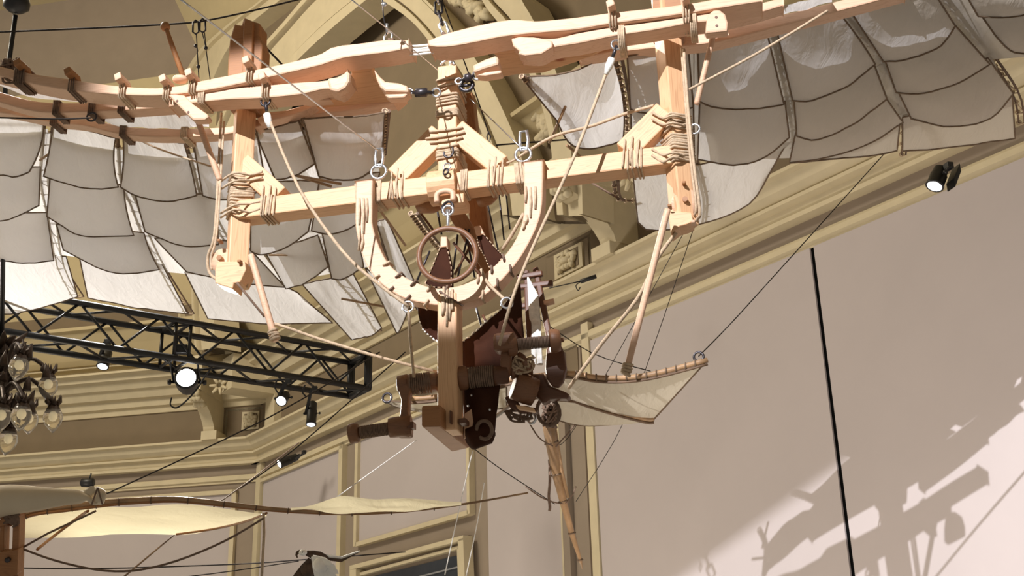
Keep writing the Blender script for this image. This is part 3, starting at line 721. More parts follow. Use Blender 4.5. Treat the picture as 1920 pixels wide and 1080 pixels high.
# ---------------- sails
def wingplane(a, b, drop):
    u = (b - a).normalized(); v = (MN + UP * drop).normalized(); n = u.cross(v).normalized()
    if n.dot(CAM - a) < 0: n = -n            # towards the viewer (down)
    return (a, n)
WL = wingplane(m(425, 250, .2), m(100, 220, .2), -.10)
WRT = wingplane(m(1312, 75, .17), m(1590, 8, .17), -.10)
PANELS = []
def edgesplit(poly):
    return poly
def panel(pl, top, bot, h0=.0, h1=.07, mt=CLOTH, sag=.035, nm='sail_panel', hem=True, wr_=.010, nu=14, nv=10, lbow=0, rbow=0):
    sd = V((random.uniform(0, 50), random.uniform(0, 50), 0)); n = pl[1]
    tp = s2(top, 5); bt = s2(bot, 5)
    def f(u, v):
        a = samp(tp, u); b = samp(bt, u); x = a[0] + (b[0] - a[0]) * v; y = a[1] + (b[1] - a[1]) * v
        bw = 4 * v * (1 - v); x += bw * (lbow * (1 - u) + rbow * u)
        p = P(x, y, sh(pl, h0 + (h1 - h0) * v))
        w = math.sin(math.pi * u) * math.sin(math.pi * min(1, v * .9 + .05))
        q = V((u * 2.2, v * 2.2, 0)) + sd; e = min(1, 6 * u * (1 - u))
        p += n * (sag * w + wr_ * e * (noise.noise(q) + .6 * noise.noise(q * 2.7) - .5 * abs(noise.noise(q * 1.7 + V((u * 3, -v * 2, 5))))))
        return p
    g = MB().grid(f, nu, nv); o = obj(nm, g, mt, fm)
    if hem:
        loop = [f(i / nu, 0) for i in range(nu)] + [f(1, j / nv) for j in range(nv)] + [f(1 - i / nu, 1) for i in range(nu)] + [f(0, 1 - j / nv) for j in range(nv)]
        obj('hem', MB().tube([p + n * .002 for p in loop], .0044, 5, True), HEM, o)
    return o
L = WL
for top, bot, kw in (
    (((-50, 208), (82, 224)), ((-60, 322), (0, 327), (30, 331), (55, 322)), dict(rbow=8)),
    (((100, 228), (217, 258)), ((82, 330), (130, 345), (180, 352), (222, 350)), dict(lbow=2, rbow=-6)),
    (((231, 258), (345, 268)), ((226, 350), (260, 367), (310, 375), (369, 366)), dict(lbow=3, rbow=2)),
    (((362, 262), (480, 238)), ((380, 366), (405, 372), (440, 372), (500, 352)), {}),
    (((-60, 316), (76, 312)), ((-60, 425), (0, 412), (30, 405), (73, 385)), {}),
    (((94, 332), (232, 346)), ((88, 405), (130, 431), (165, 442), (251, 441)), dict(rbow=-4)),
    (((252, 358), (405, 362)), ((272, 434), (310, 450), (350, 460), (410, 458)), dict()),
    (((-60, 396), (88, 398)), ((-60, 484), (0, 487), (50, 492), (101, 488)), {}),
    (((106, 420), (270, 436)), ((119, 468), (180, 497), (230, 511), (299, 505)), dict(rbow=-3)),
    (((290, 446), (455, 452)), ((350, 509), (400, 520), (450, 528), (535, 538)), dict()),
    (((478, 245), (560, 226)), ((516, 336), (540, 332), (565, 322), (591, 306)), dict(rbow=0)),
    (((568, 222), (722, 210)), ((598, 330), (640, 336), (680, 330), (716, 300)), dict()),
    (((470, 338), (600, 338)), ((470, 470), (492, 478), (535, 464), (578, 434)), dict()),
    (((600, 332), (712, 322)), ((584, 432), (610, 438), (650, 430), (700, 400)), dict()),
    (((496, 470), (596, 440)), ((536, 541), (560, 534), (590, 518), (616, 499)), dict()),
    (((604, 436), (668, 420)), ((622, 522), (640, 522), (660, 514), (682, 500)), dict()),
): panel(L, top, bot, .0, .07, **kw)
for top, bot, kw in (
    (((-60, 484), (124, 480)), ((-50, 590), (10, 589), (60, 580), (146, 556)), dict(sag=.02)),
    (((148, 476), (304, 494)), ((165, 558), (230, 572), (290, 582), (352, 588)), dict(sag=.02)),
    (((346, 508), (470, 522), (545, 542), (570, 560)), ((390, 597), (440, 601), (520, 606), (624, 605)), dict(sag=.02)),
    (((566, 532), (662, 512)), ((660, 637), (680, 632), (700, 626), (716, 615)), dict(sag=.03)),
    (((684, 500), (752, 556)), ((742, 620), (745, 624), (750, 618), (768, 575)), dict(sag=.03)),
    (((705, 415), (725, 408)), ((742, 530), (755, 535), (765, 532), (776, 525)), dict(sag=.01)),
): panel(L, top, bot, -.02, .04, **kw)
R = WRT
for top, bot, kw in (
    (((1308, 84), (1437, 56)), ((1312, 190), (1350, 203), (1420, 203), (1470, 195)), {}),
    (((1312, 186), (1472, 190)), ((1308, 298), (1380, 308), (1430, 294), (1480, 257)), {}),
    (((1455, 52), (1572, 22)), ((1486, 188), (1520, 188), (1580, 164), (1641, 120)), dict(rbow=3)),
    (((1488, 180), (1638, 118)), ((1494, 255), (1530, 261), (1590, 238), (1663, 185)), {}),
    (((1492, 248), (1660, 182)), ((1480, 305), (1560, 291), (1640, 262), (1693, 229)), {}),
    (((1590, 14), (1752, -14)), ((1656, 115), (1700, 110), (1762, 86), (1791, 48)), {}),
    (((1658, 110), (1788, 44)), ((1680, 173), (1730, 175), (1800, 152), (1856, 120)), {}),
    (((1682, 168), (1852, 108)), ((1708, 222), (1780, 236), (1855, 222), (1900, 175)), {}),
    (((1692, 220), (1898, 172)), ((1692, 283), (1760, 278), (1840, 268), (1903, 259)), dict(sag=.02)),
    (((1502, 292), (1688, 226)), ((1480, 305), (1560, 298), (1640, 290), (1682, 282)), dict(sag=.02)),
    (((1800, -30), (1990, -40)), ((1834, 30), (1870, 31), (1900, 28), (1990, 10)), {}),
    (((1838, 26), (1990, 8)), ((1866, 66), (1890, 92), (1915, 98), (1990, 90)), {}),
    (((1176, 105), (1290, 82)), ((1182, 204), (1210, 212), (1250, 212), (1300, 200)), {}),
    (((1182, 200), (1300, 196)), ((1184, 282), (1220, 290), (1260, 290), (1302, 284)), {}),
): panel(R, top, bot, .0, .07, **kw)
panel(R, ((1184, 300), (1250, 296), (1310, 306), (1478, 262)), ((1196, 416), (1215, 430), (1300, 422), (1400, 384), (1440, 330)), -.03, .02, sag=.03)
panel(R, ((978, 145), (1080, 132), (1140, 104), (1160, 150)), ((1044, 226), (1070, 268), (1120, 276), (1168, 262)), -.03, .03, sag=.03, rbow=6)
# upper layer of the wings: cloth laid over the ribs, showing in the gaps
def upper(pl, pts, h=-.014, mt=CANVAS):
    (a, b, c, d) = pts
    def f(u, v):
        x = (a[0] * (1 - u) + b[0] * u) * (1 - v) + (d[0] * (1 - u) + c[0] * u) * v
        y = (a[1] * (1 - u) + b[1] * u) * (1 - v) + (d[1] * (1 - u) + c[1] * u) * v
        q = V((x * .02, y * .02, 3)); return P(x, y, sh(pl, h)) + pl[1] * .006 * noise.noise(q)
    return obj('upper_sail', MB().grid(f, 12, 6), mt, fm)
for q in (((-80, 236), (90, 242), (80, 340), (-80, 340)), ((88, 248), (226, 278), (230, 352), (80, 340)), ((224, 278), (360, 290), (376, 366), (230, 352)), ((358, 288), (475, 266), (480, 372), (376, 366)),
          ((-80, 338), (80, 338), (90, 420), (-80, 420)), ((78, 338), (236, 352), (266, 446), (88, 420)), ((232, 350), (480, 368), (478, 456), (264, 444)),
          ((-80, 418), (92, 418), (116, 482), (-80, 480)), ((88, 416), (270, 440), (306, 505), (112, 478)), ((264, 440), (475, 452), (530, 528), (310, 510)),
          ((476, 262), (590, 240), (600, 340), (500, 345)), ((590, 256), (700, 250), (714, 335), (600, 340)), ((470, 340), (710, 332), (706, 425), (480, 445)), ((500, 440), (690, 420), (690, 500), (545, 528))):
    upper(L, q)
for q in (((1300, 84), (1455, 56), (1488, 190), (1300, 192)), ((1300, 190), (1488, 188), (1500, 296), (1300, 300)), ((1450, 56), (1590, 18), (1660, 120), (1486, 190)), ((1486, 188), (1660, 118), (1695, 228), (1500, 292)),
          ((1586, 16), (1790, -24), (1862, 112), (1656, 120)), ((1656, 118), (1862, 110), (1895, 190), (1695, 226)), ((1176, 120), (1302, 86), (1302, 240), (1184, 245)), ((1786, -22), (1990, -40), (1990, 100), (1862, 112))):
    upper(R, q, mt=CANVAS_SHADE)
# ribs: pairs of split canes running back from the spars, laced with cord
def rib(pl, line, gap, n, h=.03, ladder=True, mt=BAMBOOD):
    ln = s2(line, 4); K = 14
    A = [P(*samp(ln, i / K), sh(pl, -h)) for i in range(K + 1)]
    Bq = []
    for i in range(K + 1):
        x, y = samp(ln, i / K); Bq.append(P(x + gap * (1 - .3 * i / K), y, sh(pl, -h)))
    r1 = obj('rib', MB().tube(A, [.010 - .005 * i / K for i in range(K + 1)], 6), mt, fm)
    r2 = obj('rib', MB().tube(Bq, [.010 - .005 * i / K for i in range(K + 1)], 6), mt, fm)
    if ladder:
        mb = MB()
        for i in range(n):
            t = i / (n - 1) * K; k = min(K - 1, int(t)); fr = t - k
            p = A[k].lerp(A[k + 1], fr); q = Bq[k].lerp(Bq[k + 1], fr)
            if i % 2: q = Bq[min(K, k + 1)]
            mb.tube([p, (p + q) / 2 + pl[1] * .006, q], .004, 4)
            mb.ring(p, A[k + 1] - A[k], .012, .004, 8, 4)
        obj('rib_lacing', mb, ROPE, r1, kind='stuff')
for ln, g in (([(84, 222), (78, 300), (76, 340), (92, 410), (106, 490), (146, 556)], 16), ([(220, 250), (226, 340), (240, 370), (268, 440), (304, 510), (354, 588)], 14), ([(346, 256), (368, 340), (382, 380), (420, 450), (470, 520)], 13),
              ([(558, 220), (590, 300), (606, 350), (628, 420)], 10), ([(722, 208), (718, 290)], 7), ([(592, 440), (620, 510), (664, 560), (700, 620)], 22), ([(692, 420), (720, 520), (770, 580)], 18), ([(770, 400), (800, 440), (826, 470)], 12)):
    rib(L, ln, g, 16)
for ln, g in (([(1312, 80), (1314, 190), (1308, 300), (1304, 420)], -8), ([(1440, 52), (1470, 190), (1482, 290)], 12), ([(1574, 20), (1650, 118), (1690, 225), (1690, 290)], 12), ([(1756, -14), (1856, 112), (1900, 178), (1910, 230)], 16),
              ([(1152, 100), (1172, 200), (1176, 280)], 12), ([(978, 143), (1040, 210), (1072, 270)], 5)):
    rib(R, ln, g, 16)
rib(R, [(1150, 335), (1158, 372), (1186, 376)], 8, 6)
for a, b in (((75, 300), (90, 290)), ((98, 395), (118, 388)), ((505, 478), (610, 478)), ((640, 560), (720, 575)), ((680, 350), (760, 460)), ((1030, 268), (1060, 200)), ((1062, 272), (1120, 320)), ((520, 318), (622, 350)), ((560, 330), (640, 345))):
    obj('cane_batten', MB().tube([P(*a, sh(L if a[0] < 800 else R, .03)), P(*b, sh(L if a[0] < 800 else R, .03))], .007, 6), BAMBOO, fm)
# cloth between the spars of the outer wing
def gusset(ptsT, ptsB, o0, o1):
    t = s2(ptsT); b = s2(ptsB)
    def f(u, v):
        p = samp(t, u); q = samp(b, u); return m(p[0] + (q[0] - p[0]) * v, p[1] + (q[1] - p[1]) * v, o0 + (o1 - o0) * v) + UP * .015 * noise.noise(V((u * 6, v * 3, 1)))
    return obj('spar_gusset', MB().grid(f, 20, 4), CLOTH, fm)
gusset([(-20, 150), (60, 160), (150, 170), (290, 182)], [(-20, 152), (60, 182), (150, 191), (290, 190)], -.05, -.02)
gusset([(170, 208), (240, 210), (310, 206), (392, 226)], [(170, 216), (222, 236), (300, 241), (392, 238)], .05, .16)
gusset([(1350, 30), (1450, 14), (1560, -10)], [(1362, 54), (1450, 32), (1560, 4)], .0, .12)

# ---------------- rods and running ropes of the machine
def rod(a, b, oa, ob, wpx, mt=PINEP, knot=None):
    p = m(*a, oa); q = m(*b, ob); r = wpx * PXM / 2
    o = obj('push_rod', MB().lathe(p, q, [(0, r * .9), (.03, r), (.97, r), (1, r * .8)], 10), mt, fm)
    if knot is not None:
        c = p.lerp(q, knot); mb = MB(); ax_ = (q - p).normalized()
        for i in range(4): mb.ring(c + ax_ * (i - 1.5) * .012, ax_ + MA * random.uniform(-.3, .3), r * 1.25, .0065, 12)
        obj('rod_knot', mb, ROPE, o, kind='stuff')
    return o
rod((1252, 392), (1174, 697), -.10, -.02, 12, knot=.985)
rod((470, 478), (517, 640), -.02, .02, 13, knot=.93)
rod((371, 226), (412, 338), -.06, .0, 12)
rod((1338, 64), (1306, 196), -.06, .0, 11)
obj('rod_bracket', MB().tube([m(412, 336, .0), m(408, 390, .02)], .008, 6), PINEP, fm)
W5 = 5 * PXM / 2
def mrope(pts, wpx, mt=ROPE, **kw): return rope('rope', [m(*p) for p in pts], wpx * PXM / 2, mt, fm, **kw)
mrope([(500, 212, -.16), (560, 352, -.15), (640, 468, -.15), (700, 525, -.13), (765, 574, -.10)], 6)
mrope([(766, 582, -.1), (770, 640, -.09), (776, 708, -.06)], 5.5)
mrope([(1146, 112, -.15), (1080, 285, -.16), (1000, 462, -.16), (962, 556, -.13), (936, 648, -.07)], 6.5)
mrope([(985, 286, .02), (1040, 255, .1), (1110, 236, .12), (1170, 214, .08), (1226, 198, .03)], 6)
mrope([(985, 286, .02), (964, 300, .05), (950, 306, .05)], 5)
mrope([(1292, 168, -.1), (1420, 100, -.1), (1552, 20, -.13)], 5)
mrope([(1282, 92, -.05), (1290, 200, -.05), (1300, 300, -.04), (1312, 392, -.01), (1308, 410, .02), (1296, 420, .05)], 6)
mrope([(1278, 90, -.03), (1286, 200, -.04), (1295, 300, -.03), (1305, 385, -.01), (1302, 404, .02)], 5)
mrope([(415, 212, .0), (409, 330, .0), (402, 440, .0), (390, 480, .03), (392, 510, .05), (406, 524, .05)], 6)
mrope([(420, 228, .0), (414, 330, .0), (406, 440, .0), (396, 482, .02), (397, 506, .03)], 5)
mrope([(470, 230, .1), (468, 330, .09), (463, 420, .08), (464, 540, .05)], 4)
mrope([(444, 530, -.02), (470, 562, .0), (496, 594, .05)], 5, ROPED)
mrope([(515, 607, .02), (540, 615, .04), (600, 636, .1), (720, 672, .15), (822, 698, .15)], 6)
mrope([(1268, 436, .0), (1232, 486, .05), (1195, 560, .1), (1130, 642, .25), (1066, 728, .4)], 7)
mrope([(982, 400, .06), (960, 440, .1), (942, 468, .15)], 7)
mrope([(902, 505, -.05), (914, 530, -.06), (940, 556, -.07), (948, 562, -.08)], 6)
mrope([(240, 252, .3), (300, 280, .3), (395, 312, .2)], 4)
mrope([(1104, 340, .25), (1160, 372, .25)], 4, ROPED)
for x, y, off in ((765, 575, -.1), (950, 568, -.12), (172, 219, -.05), (498, 190, -.16), (1302, 242, -.03), (1156, 84, -.16)):
    c = m(x, y, off); obj('ring', MB().ring(c, MN + MA * random.uniform(-.3, .3), .022, .005, 18), STEEL if x > 600 else IRON, fm)
# sleeves of rope by the rings
for a, b in (((500, 214), (506, 240)), ((1147, 110), (1136, 140))):
    p = m(*a, -.16); q = m(*b, -.155); obj('rope_splice', MB().tube([p, p.lerp(q, .5), q], [.016, .017, .009], 8), WHITER, fm)
for x, y, x2, y2 in ((498, 192, 500, 208), (1156, 86, 1149, 106)):
    p = m(x, y, -.16); q = m(x2, y2, -.16); obj('rigging_hook', MB().tube([p, q], .008, 6), IRON, fm)
# shackles at the crossbeam ends and the turnbuckles at the wing roots
for x, y in ((710, 322), (981, 290)):
    c = m(x, y, .02); g = obj('lifting_ring', MB().ring(c, MN, .034, .007, 20), STEEL, fm)
    c2 = m(x + 1, y - 26, .02)
    obj('shackle', MB().tube([c2 + MA * .014 - UP * .045, c2 + MA * .018, c2 + MA * .014 + UP * .045, c2 - MA * .014 + UP * .045, c2 - MA * .018, c2 - MA * .014 - UP * .045], .0075, 7, True), STEEL, fm)
for pts in ([(770, 172), (780, 174), (800, 173), (814, 174)], [(862, 152), (872, 148), (884, 144), (890, 142)]):
    p = [m(x, y, -.09) for x, y in pts]
    t_ = obj('turnbuckle', MB().tube([p[0], p[1] - (p[1] - p[0]) * .1, p[1], p[2], p[2] + (p[3] - p[2]) * .1, p[3]], [.007, .008, .02, .02, .009, .008], 8), IRON, fm)
    obj('eye_bolt', MB().ring(p[3] + MA * .01, MN + UP * .4, .018, .0055, 14), STEEL, t_); obj('eye_bolt', MB().ring(p[0] - MA * .005, MN, .014, .005, 14), STEEL, t_)
c = m(875, 160, -.07); obj('shackle', MB().ring(c, MN, .028, .009, 14).tube([c - MA * .03, c + MA * .03], .007, 6), IRON, fm)
c = m(846, 112, .04); obj('lifting_ring', MB().ring(c, MA + MN * .4, .028, .006, 16).tube(smooth([m(826, 122, .03), m(832, 116, .03), m(846, 112, .03), m(852, 122, .03)]), .006, 6), STEEL, fm)
# chain the centre hangs from
def links(pts, w, r, parent, mt=IRON):
    for i in range(len(pts) - 1):
        a, b = pts[i], pts[i + 1]; d = (b - a).normalized(); s = d.cross(MN if i % 2 else MA).normalized() * w; k = d * w * .6
        obj('chain_link', MB().tube([a - k, a + s * .7 - k * .2, a + s, b - s * 0 + s, b + s * .7 + k * .2, b + k, b - s * .7 + k * .2, b - s, a - s, a - s * .7 - k * .2], r, 6, True), mt if i % 3 else STEEL, parent)
ch = [m(x, y, .02) for x, y in ((820, -20), (822, 4), (823, 24), (829, 44), (836, 62))]
links(ch, .016, .006, fm)
mb = MB()
for i in range(7):
    c = [m(838 + random.uniform(-9, 10), 72 + random.uniform(-14, 16), -.17 + random.uniform(-.01, .04)) for _ in range(3)]; mb.tube(smooth(c), .007, 5)
for s_ in (-8, -3, 2, 7): mb.tube([m(840 + s_, 66, -.15), m(841 + s_, 88, -.155)], .005, 5)
obj('cord_knot', mb, ROPED, fm, kind='stuff')
mb = MB()
for i in range(6):
    c = [m(732 + random.uniform(-8, 8), 84 + random.uniform(-12, 14), -.16 + random.uniform(-.01, .03)) for _ in range(3)]; mb.tube(smooth(c), .006, 5)
obj('cord_knot', mb, ROPED, fm, kind='stuff')
c = m(728, 70, -.14); obj('ring', MB().ring(c, MN + MA * .5, .024, .005, 16), STEEL, fm)
for x, y in ((1288, 22), (1287, 8)):
    mb = MB()
    for i in range(5): mb.tube(smooth([m(x + random.uniform(-9, 9), y + random.uniform(-9, 9), -.16) for _ in range(3)]), .006, 5)
    obj('cord_knot', mb, ROPE, fm, kind='stuff')

# ---------------- rear frame, leather body and winch gear
beam('rear_post', m(890, 358, .35), m(912, 520, .42), rect(.085, .085), PINED, fm, MN)
beam('rear_post', m(868, 175, .2), m(890, 372, .35), rect(.085, .085), PINED, fm, MN)
beam('rear_strut', m(838, 372, .15), m(925, 512, .4), rect(.07, .07), PINED, fm, MN)
obj('turned_boss', MB().lathe(m(784, 384, .14), m(826, 380, .1), [(0, .02), (.1, .04), (.6, .045), (1, .03)], 12), PINED, fm)
obj('turned_boss', MB().lathe(m(900, 372, .14), m(930, 368, .12), [(0, .04), (.6, .035), (1, .015)], 12), PINED, fm)
def sheet(name, top, bot, o0, o1, mt, sag=.0, nu=18, nv=10, solid=.006, parent=fm):
    t = s2(top); b = s2(bot)
    def f(u, v):
        p = samp(t, u); q = samp(b, u)
        return m(p[0] + (q[0] - p[0]) * v, p[1] + (q[1] - p[1]) * v, o0(u, v) if callable(o0) else o0 + (o1 - o0) * v - sag * math.sin(math.pi * u)) + MN * .012 * noise.noise(V((u * 4, v * 4, len(name))))
    return obj(name, MB().grid(f, nu, nv), mt, parent, solid=solid), f
ls, f1 = sheet('leather_sling', [(782, 575), (800, 570), (824, 566)], [(788, 604), (798, 624), (824, 642)], .08, .10, LEATHER)
def stitches(f, v, n, parent, mt=WHITER):
    mb = MB()
    for i in range(n):
        p = f(i / n, v); q = f((i + .6) / n, v); mb.tube([p - MN * .006, q - MN * .01 + UP * random.uniform(-.008, .004)], .0035, 4)
    obj('lacing', mb, mt, parent, kind='stuff')
stitches(f1, 1, 8, ls)
ls, f2 = sheet('leather_sling', [(866, 640), (890, 624), (920, 598), (945, 572), (975, 528)], [(868, 690), (895, 690), (925, 692), (950, 690), (982, 640)], .14, .16, LEATHER, .05)
stitches(f2, 0, 14, ls)
ls, f3 = sheet('leather_sling', [(868, 716), (895, 722), (938, 716)], [(870, 822), (890, 828), (926, 816)], .06, .1, LEATHER, .04)
obj('lit_patch', MB().prism([m(x, y, .045) for x, y in ((871, 776), (884, 767), (887, 790), (883, 818), (870, 822))], MN * .01), PINEP, ls)  # pale plate stands for a patch of light on the leather
for x, y in ((884, 741), (878, 761), (918, 768), (912, 789)):
    obj('eyelet', MB().ball(m(x, y, .035), .006, 6), STEEL, ls)
obj('leather_roll', MB().lathe(m(876, 826, .05), m(922, 806, .1), [(0, .02), (.1, .045), (.8, .05), (1, .03)], 14), LEATHER, fm)
c = m(908, 806, .02); obj('rope_loop', MB().ring(c, MN + MA * .4 + UP * .3, .036, .008, 16), ROPED, fm)
# leather fins with light wooden tips seen through the hoop
for pts, tip in ((((826, 462), (838, 462), (846, 500), (846, 540), (806, 538), (797, 532), (812, 496)), ((826, 443), (838, 443), (839, 462), (825, 464))), (((893, 440), (906, 438), (930, 466), (944, 480), (930, 500), (918, 502), (908, 480), (898, 462)), ((888, 424), (900, 422), (908, 438), (893, 442)))):
    a = mplate('leather_fin', pts, .16, .05, LEATHER, fm, .006); mplate('fin_tip', tip, .15, .06, PINEP, a, .005)
    mb = MB()
    for i in range(len(pts)):
        p = pts[i]; q = pts[(i + 1) % len(pts)]
        for k in range(4):
            t = k / 4; mb.tube([m(p[0] + (q[0] - p[0]) * t, p[1] + (q[1] - p[1]) * t, .155), m(p[0] + (q[0] - p[0]) * (t + .14), p[1] + (q[1] - p[1]) * (t + .14), .155)], .003, 4)
    obj('lacing', mb, ROPE, a, kind='stuff')
for a, b, r in (((850, 455), (925, 545), .007), ((858, 440), (850, 505), .005), ((880, 430), (858, 520), .005), ((885, 455), (852, 515), .006), ((872, 430), (890, 520), .005), ((905, 590), (925, 640), .006), ((912, 600), (895, 648), .005), ((888, 560), (905, 620), .005), ((786, 396), (818, 440), .006), ((820, 395), (828, 440), .005), ((806, 470), (780, 530), .005), ((912, 372), (934, 470), .004), ((935, 358), (945, 450), .004), ((948, 355), (956, 430), .004)):
    obj('stay', MB().tube([m(*a, .25), m(*b, .28)], r, 5), IRON if r < .0055 else WALNUT, fm)
# winch: axle through the lower post with cord drums, two cranks
def lat(name, a, b, oa, ob, prof, mt, parent=fm, n=18): return obj(name, MB().lathe(m(*a, oa), m(*b, ob), [(t, r * PXM) for t, r in prof], n), mt, parent)
axl = lat('winch_axle', (746, 722), (952, 702), -.02, .04, [(0, 12), (1, 12)], WALL)
lat('axle_head', (744, 723), (768, 720), -.02, -.01, [(0, 10), (.1, 17), (.9, 18), (1, 14)], WALL)
d1 = lat('cord_drum', (766, 721), (822, 716), -.015, .0, [(0, 18), (.1, 16), (.9, 16), (1, 18)], WALL)
lat('drum_flange', (858, 710), (878, 708), .0, .01, [(0, 18), (.1, 21), (.8, 21), (1, 18)], WALL)
d2 = lat('cord_drum', (876, 709), (927, 704), .01, .02, [(0, 16), (1, 16)], WALL)
lat('drum_end', (926, 705), (954, 702), .02, .03, [(0, 18), (.2, 17), (.9, 16), (1, 12)], WALNUT)
def coil(a, b, oa, ob, rpx, n, parent, mt=ROPED, slant=0.):
    p = m(*a, oa); q = m(*b, ob); ax_ = (q - p).normalized(); mb = MB()
    for i in range(n): mb.ring(p.lerp(q, (i + .5) / n), ax_ + UP * slant * random.uniform(-1, 1), rpx * PXM, (q - p).length / n * .5, 18, 5)
    return obj('wound_cord', mb, mt, parent, kind='stuff')
coil((768, 721), (808, 717), -.015, 0, 17.5, 11, d1, ROPED, .12); coil((880, 709), (926, 704), .01, .02, 17.5, 12, d2, ROPED, .05)
def crank(pts, off, d): return mplate('crank_arm', pts, off, d, WALL, fm, .012)
crank([(744, 706), (768, 704), (771, 728), (766, 745), (765, 770), (770, 790), (770, 818), (742, 818), (742, 800), (749, 775), (751, 750), (745, 730)], -.05, .05)
lat('crank_boss', (730, 802), (772, 798), -.06, -.05, [(0, 17), (.3, 18), (.4, 18), (1, 18)], WALL)
obj('peg', MB().box(m(772, 799, -.07), MA * .025, MN * .04, UP * .025), WALNUT, fm)
h1 = lat('crank_handle', (655, 814), (734, 803), -.06, -.055, [(0, 8), (1, 9)], WALL)
lat('handle_cap', (654, 814), (674, 811), -.06, -.06, [(0, 4), (.12, 17), (.6, 18), (.9, 16), (1, 9)], WALL)
coil((676, 811), (732, 803), -.06, -.055, 10.5, 22, h1)
crank([(928, 702), (936, 690), (938, 660), (936, 640), (940, 630), (952, 628), (958, 640), (956, 680), (954, 704)], -.0, .05)
obj('crank_boss', MB().box(m(948, 644, .0), MA * .09, MN * .08, UP * .075), WALL, fm, bevel=.015)
lat('crank_boss', (951, 648), (968, 646), -.0, .01, [(0, 19), (.2, 20), (.8, 20), (1, 17)], WALL)
h2 = lat('crank_handle', (966, 646), (1030, 640), .0, .02, [(0, 8), (1, 8)], WALL)
coil((968, 646), (1030, 640), .0, .02, 10, 24, h2)
lat('handle_cap', (1030, 640), (1052, 638), .02, .03, [(0, 19), (.15, 21), (.6, 21), (.9, 19), (1, 5)], WALL)
lat('handle_pin', (1050, 638), (1057, 637), .03, .03, [(0, 4), (1, 4)], WALL)
mplate('paddle', [(1022, 690), (1024, 655), (1032, 640), (1048, 640), (1058, 660), (1062, 690), (1056, 715), (1046, 726), (1034, 722), (1024, 708)], .1, .03, WALNUT, fm, .008)
mplate('rudder_yoke', [(985, 712), (995, 700), (1020, 700), (1030, 722), (1055, 732), (1068, 738), (1066, 747), (1048, 746), (1030, 748), (1018, 756), (1006, 744), (992, 730)], .12, .06, WALNUT, fm, .01)
lat('pulley_block', (963, 722), (1003, 736), .08, .12, [(0, 10), (.02, 25), (.6, 26), (1, 25), (1, 10)], WALL)
mplate('spool_cheek', [(968, 664), (974, 658), (984, 665), (996, 690), (990, 696), (980, 684)], .05, .05, WALL, fm, .006)
lat('spool', (955, 700), (995, 690), .06, .09, [(0, 8), (.05, 13), (.2, 11), (.8, 10), (1, 13)], WALL)
mplate('cleat', [(945, 745), (962, 738), (975, 760), (1005, 764), (1008, 772), (975, 772), (955, 762)], .12, .05, WALNUT, fm, .006)
mplate('cleat', [(966, 758), (1000, 764), (1004, 772), (970, 766)], .08, .03, PINE, fm, .004)
mb = MB()
for i in range(14): mb.tube(smooth([m(978 + random.uniform(-24, 24), 688 + random.uniform(-18, 16), .06 + random.uniform(-.02, .03)) for _ in range(4)]), .005, 5)
obj('cord_tangle', mb, ROPE, fm, kind='stuff')
mb = MB()
for i in range(6): mb.tube(smooth([m(985 + random.uniform(-38, 20), 778 + random.uniform(-14, 14), .16) for _ in range(4)]), .005, 5)
obj('cord_tangle', mb, ROPED, fm, kind='stuff')
c = m(1028, 772, .2); obj('rope_loop', MB().ring(c, MN + MA * .5, .05, .008, 20, 6, .065), ROPED, fm)
c = m(997, 785, .2); obj('ring', MB().ring(c, MN + MA * .5, .02, .006, 14), STEEL, fm)
mrope([(916, 790, .2), (938, 775, .2), (956, 760, .2)], 7, WHITER)
# ladder shaped rack and skein of white cord behind
for a, b in (((986, 505), (993, 650)), ((1003, 500), (1032, 645))): beam('rack_rail', m(*a, .3), m(*b, .22), rect(.026, .03), WALNUT, fm, MN)
for a, b in (((968, 519), (1017, 511)), ((972, 537), (1036, 529)), ((974, 573), (1024, 568))): beam('rack_rung', m(*a, .28), m(*b, .28), rect(.026, .025), WALNUT, fm, MN)
obj('rack_rung', MB().tube([m(1020, 569, .27), m(1039, 565, .27)], .014, 8), PINEP, fm)
mb = MB()
for i in range(12):
    x = 994 + i * 1.6; mb.tube([m(x - 4, 520 + i * 3, .26), m(x + 1, 610, .25), m(x + 3 + random.uniform(-3, 3), 684, .2)], .005, 5)
obj('cord_skein', mb, WHITER, fm, kind='stuff')

# ---------------- tail
TB = .75   # tail stands behind the frame
def tpt(x, y): return m(x, y, TB)
TSA = s2([(640, 760), (725, 747), (770, 748), (830, 742), (960, 712), (1062, 700), (1120, 708), (1180, 708), (1240, 698), (1327, 675)])
obj('tail_spar', MB().tube([tpt(x, y) for x, y in TSA[8:]], .0125, 7), BAMBOO, fm)
TSB = s2([(960, 745), (1050, 738), (1090, 752), (1140, 768), (1210, 786), (1226, 786)])
obj('tail_spar', MB().tube([m(x, y, TB + .35) for x, y in TSB], .011, 7), BAMBOO, fm)
obj('tail_spar', MB().tube([m(x, y + 6, TB + .35) for x, y in TSB], .007, 6), BAMBOOD, fm)
obj('tail_spar', MB().tube([tpt(x, y + 8) for x, y in TSA[8:]], .006, 6), BAMBOOD, fm)
def tailsheet(top, bot, o0, o1):
    t = s2(top); b = s2(bot)
    f = lambda u, v: m(samp(t, u)[0] + (samp(b, u)[0] - samp(t, u)[0]) * v, samp(t, u)[1] + (samp(b, u)[1] - samp(t, u)[1]) * v, o0 + (o1 - o0) * v) - UP * .03 * math.sin(math.pi * u) * math.sin(math.pi * v)
    o = obj('tail_sail', MB().grid(f, 18, 10), CLOTHT, fm)
    n = 18; loop = [f(i / n, 0) for i in range(n)] + [f(1, j / 10) for j in range(10)] + [f(1 - i / n, 1) for i in range(n)] + [f(0, 1 - j / 10) for j in range(10)]
    obj('hem', MB().tube(loop, .0045, 5, True), HEM, o)
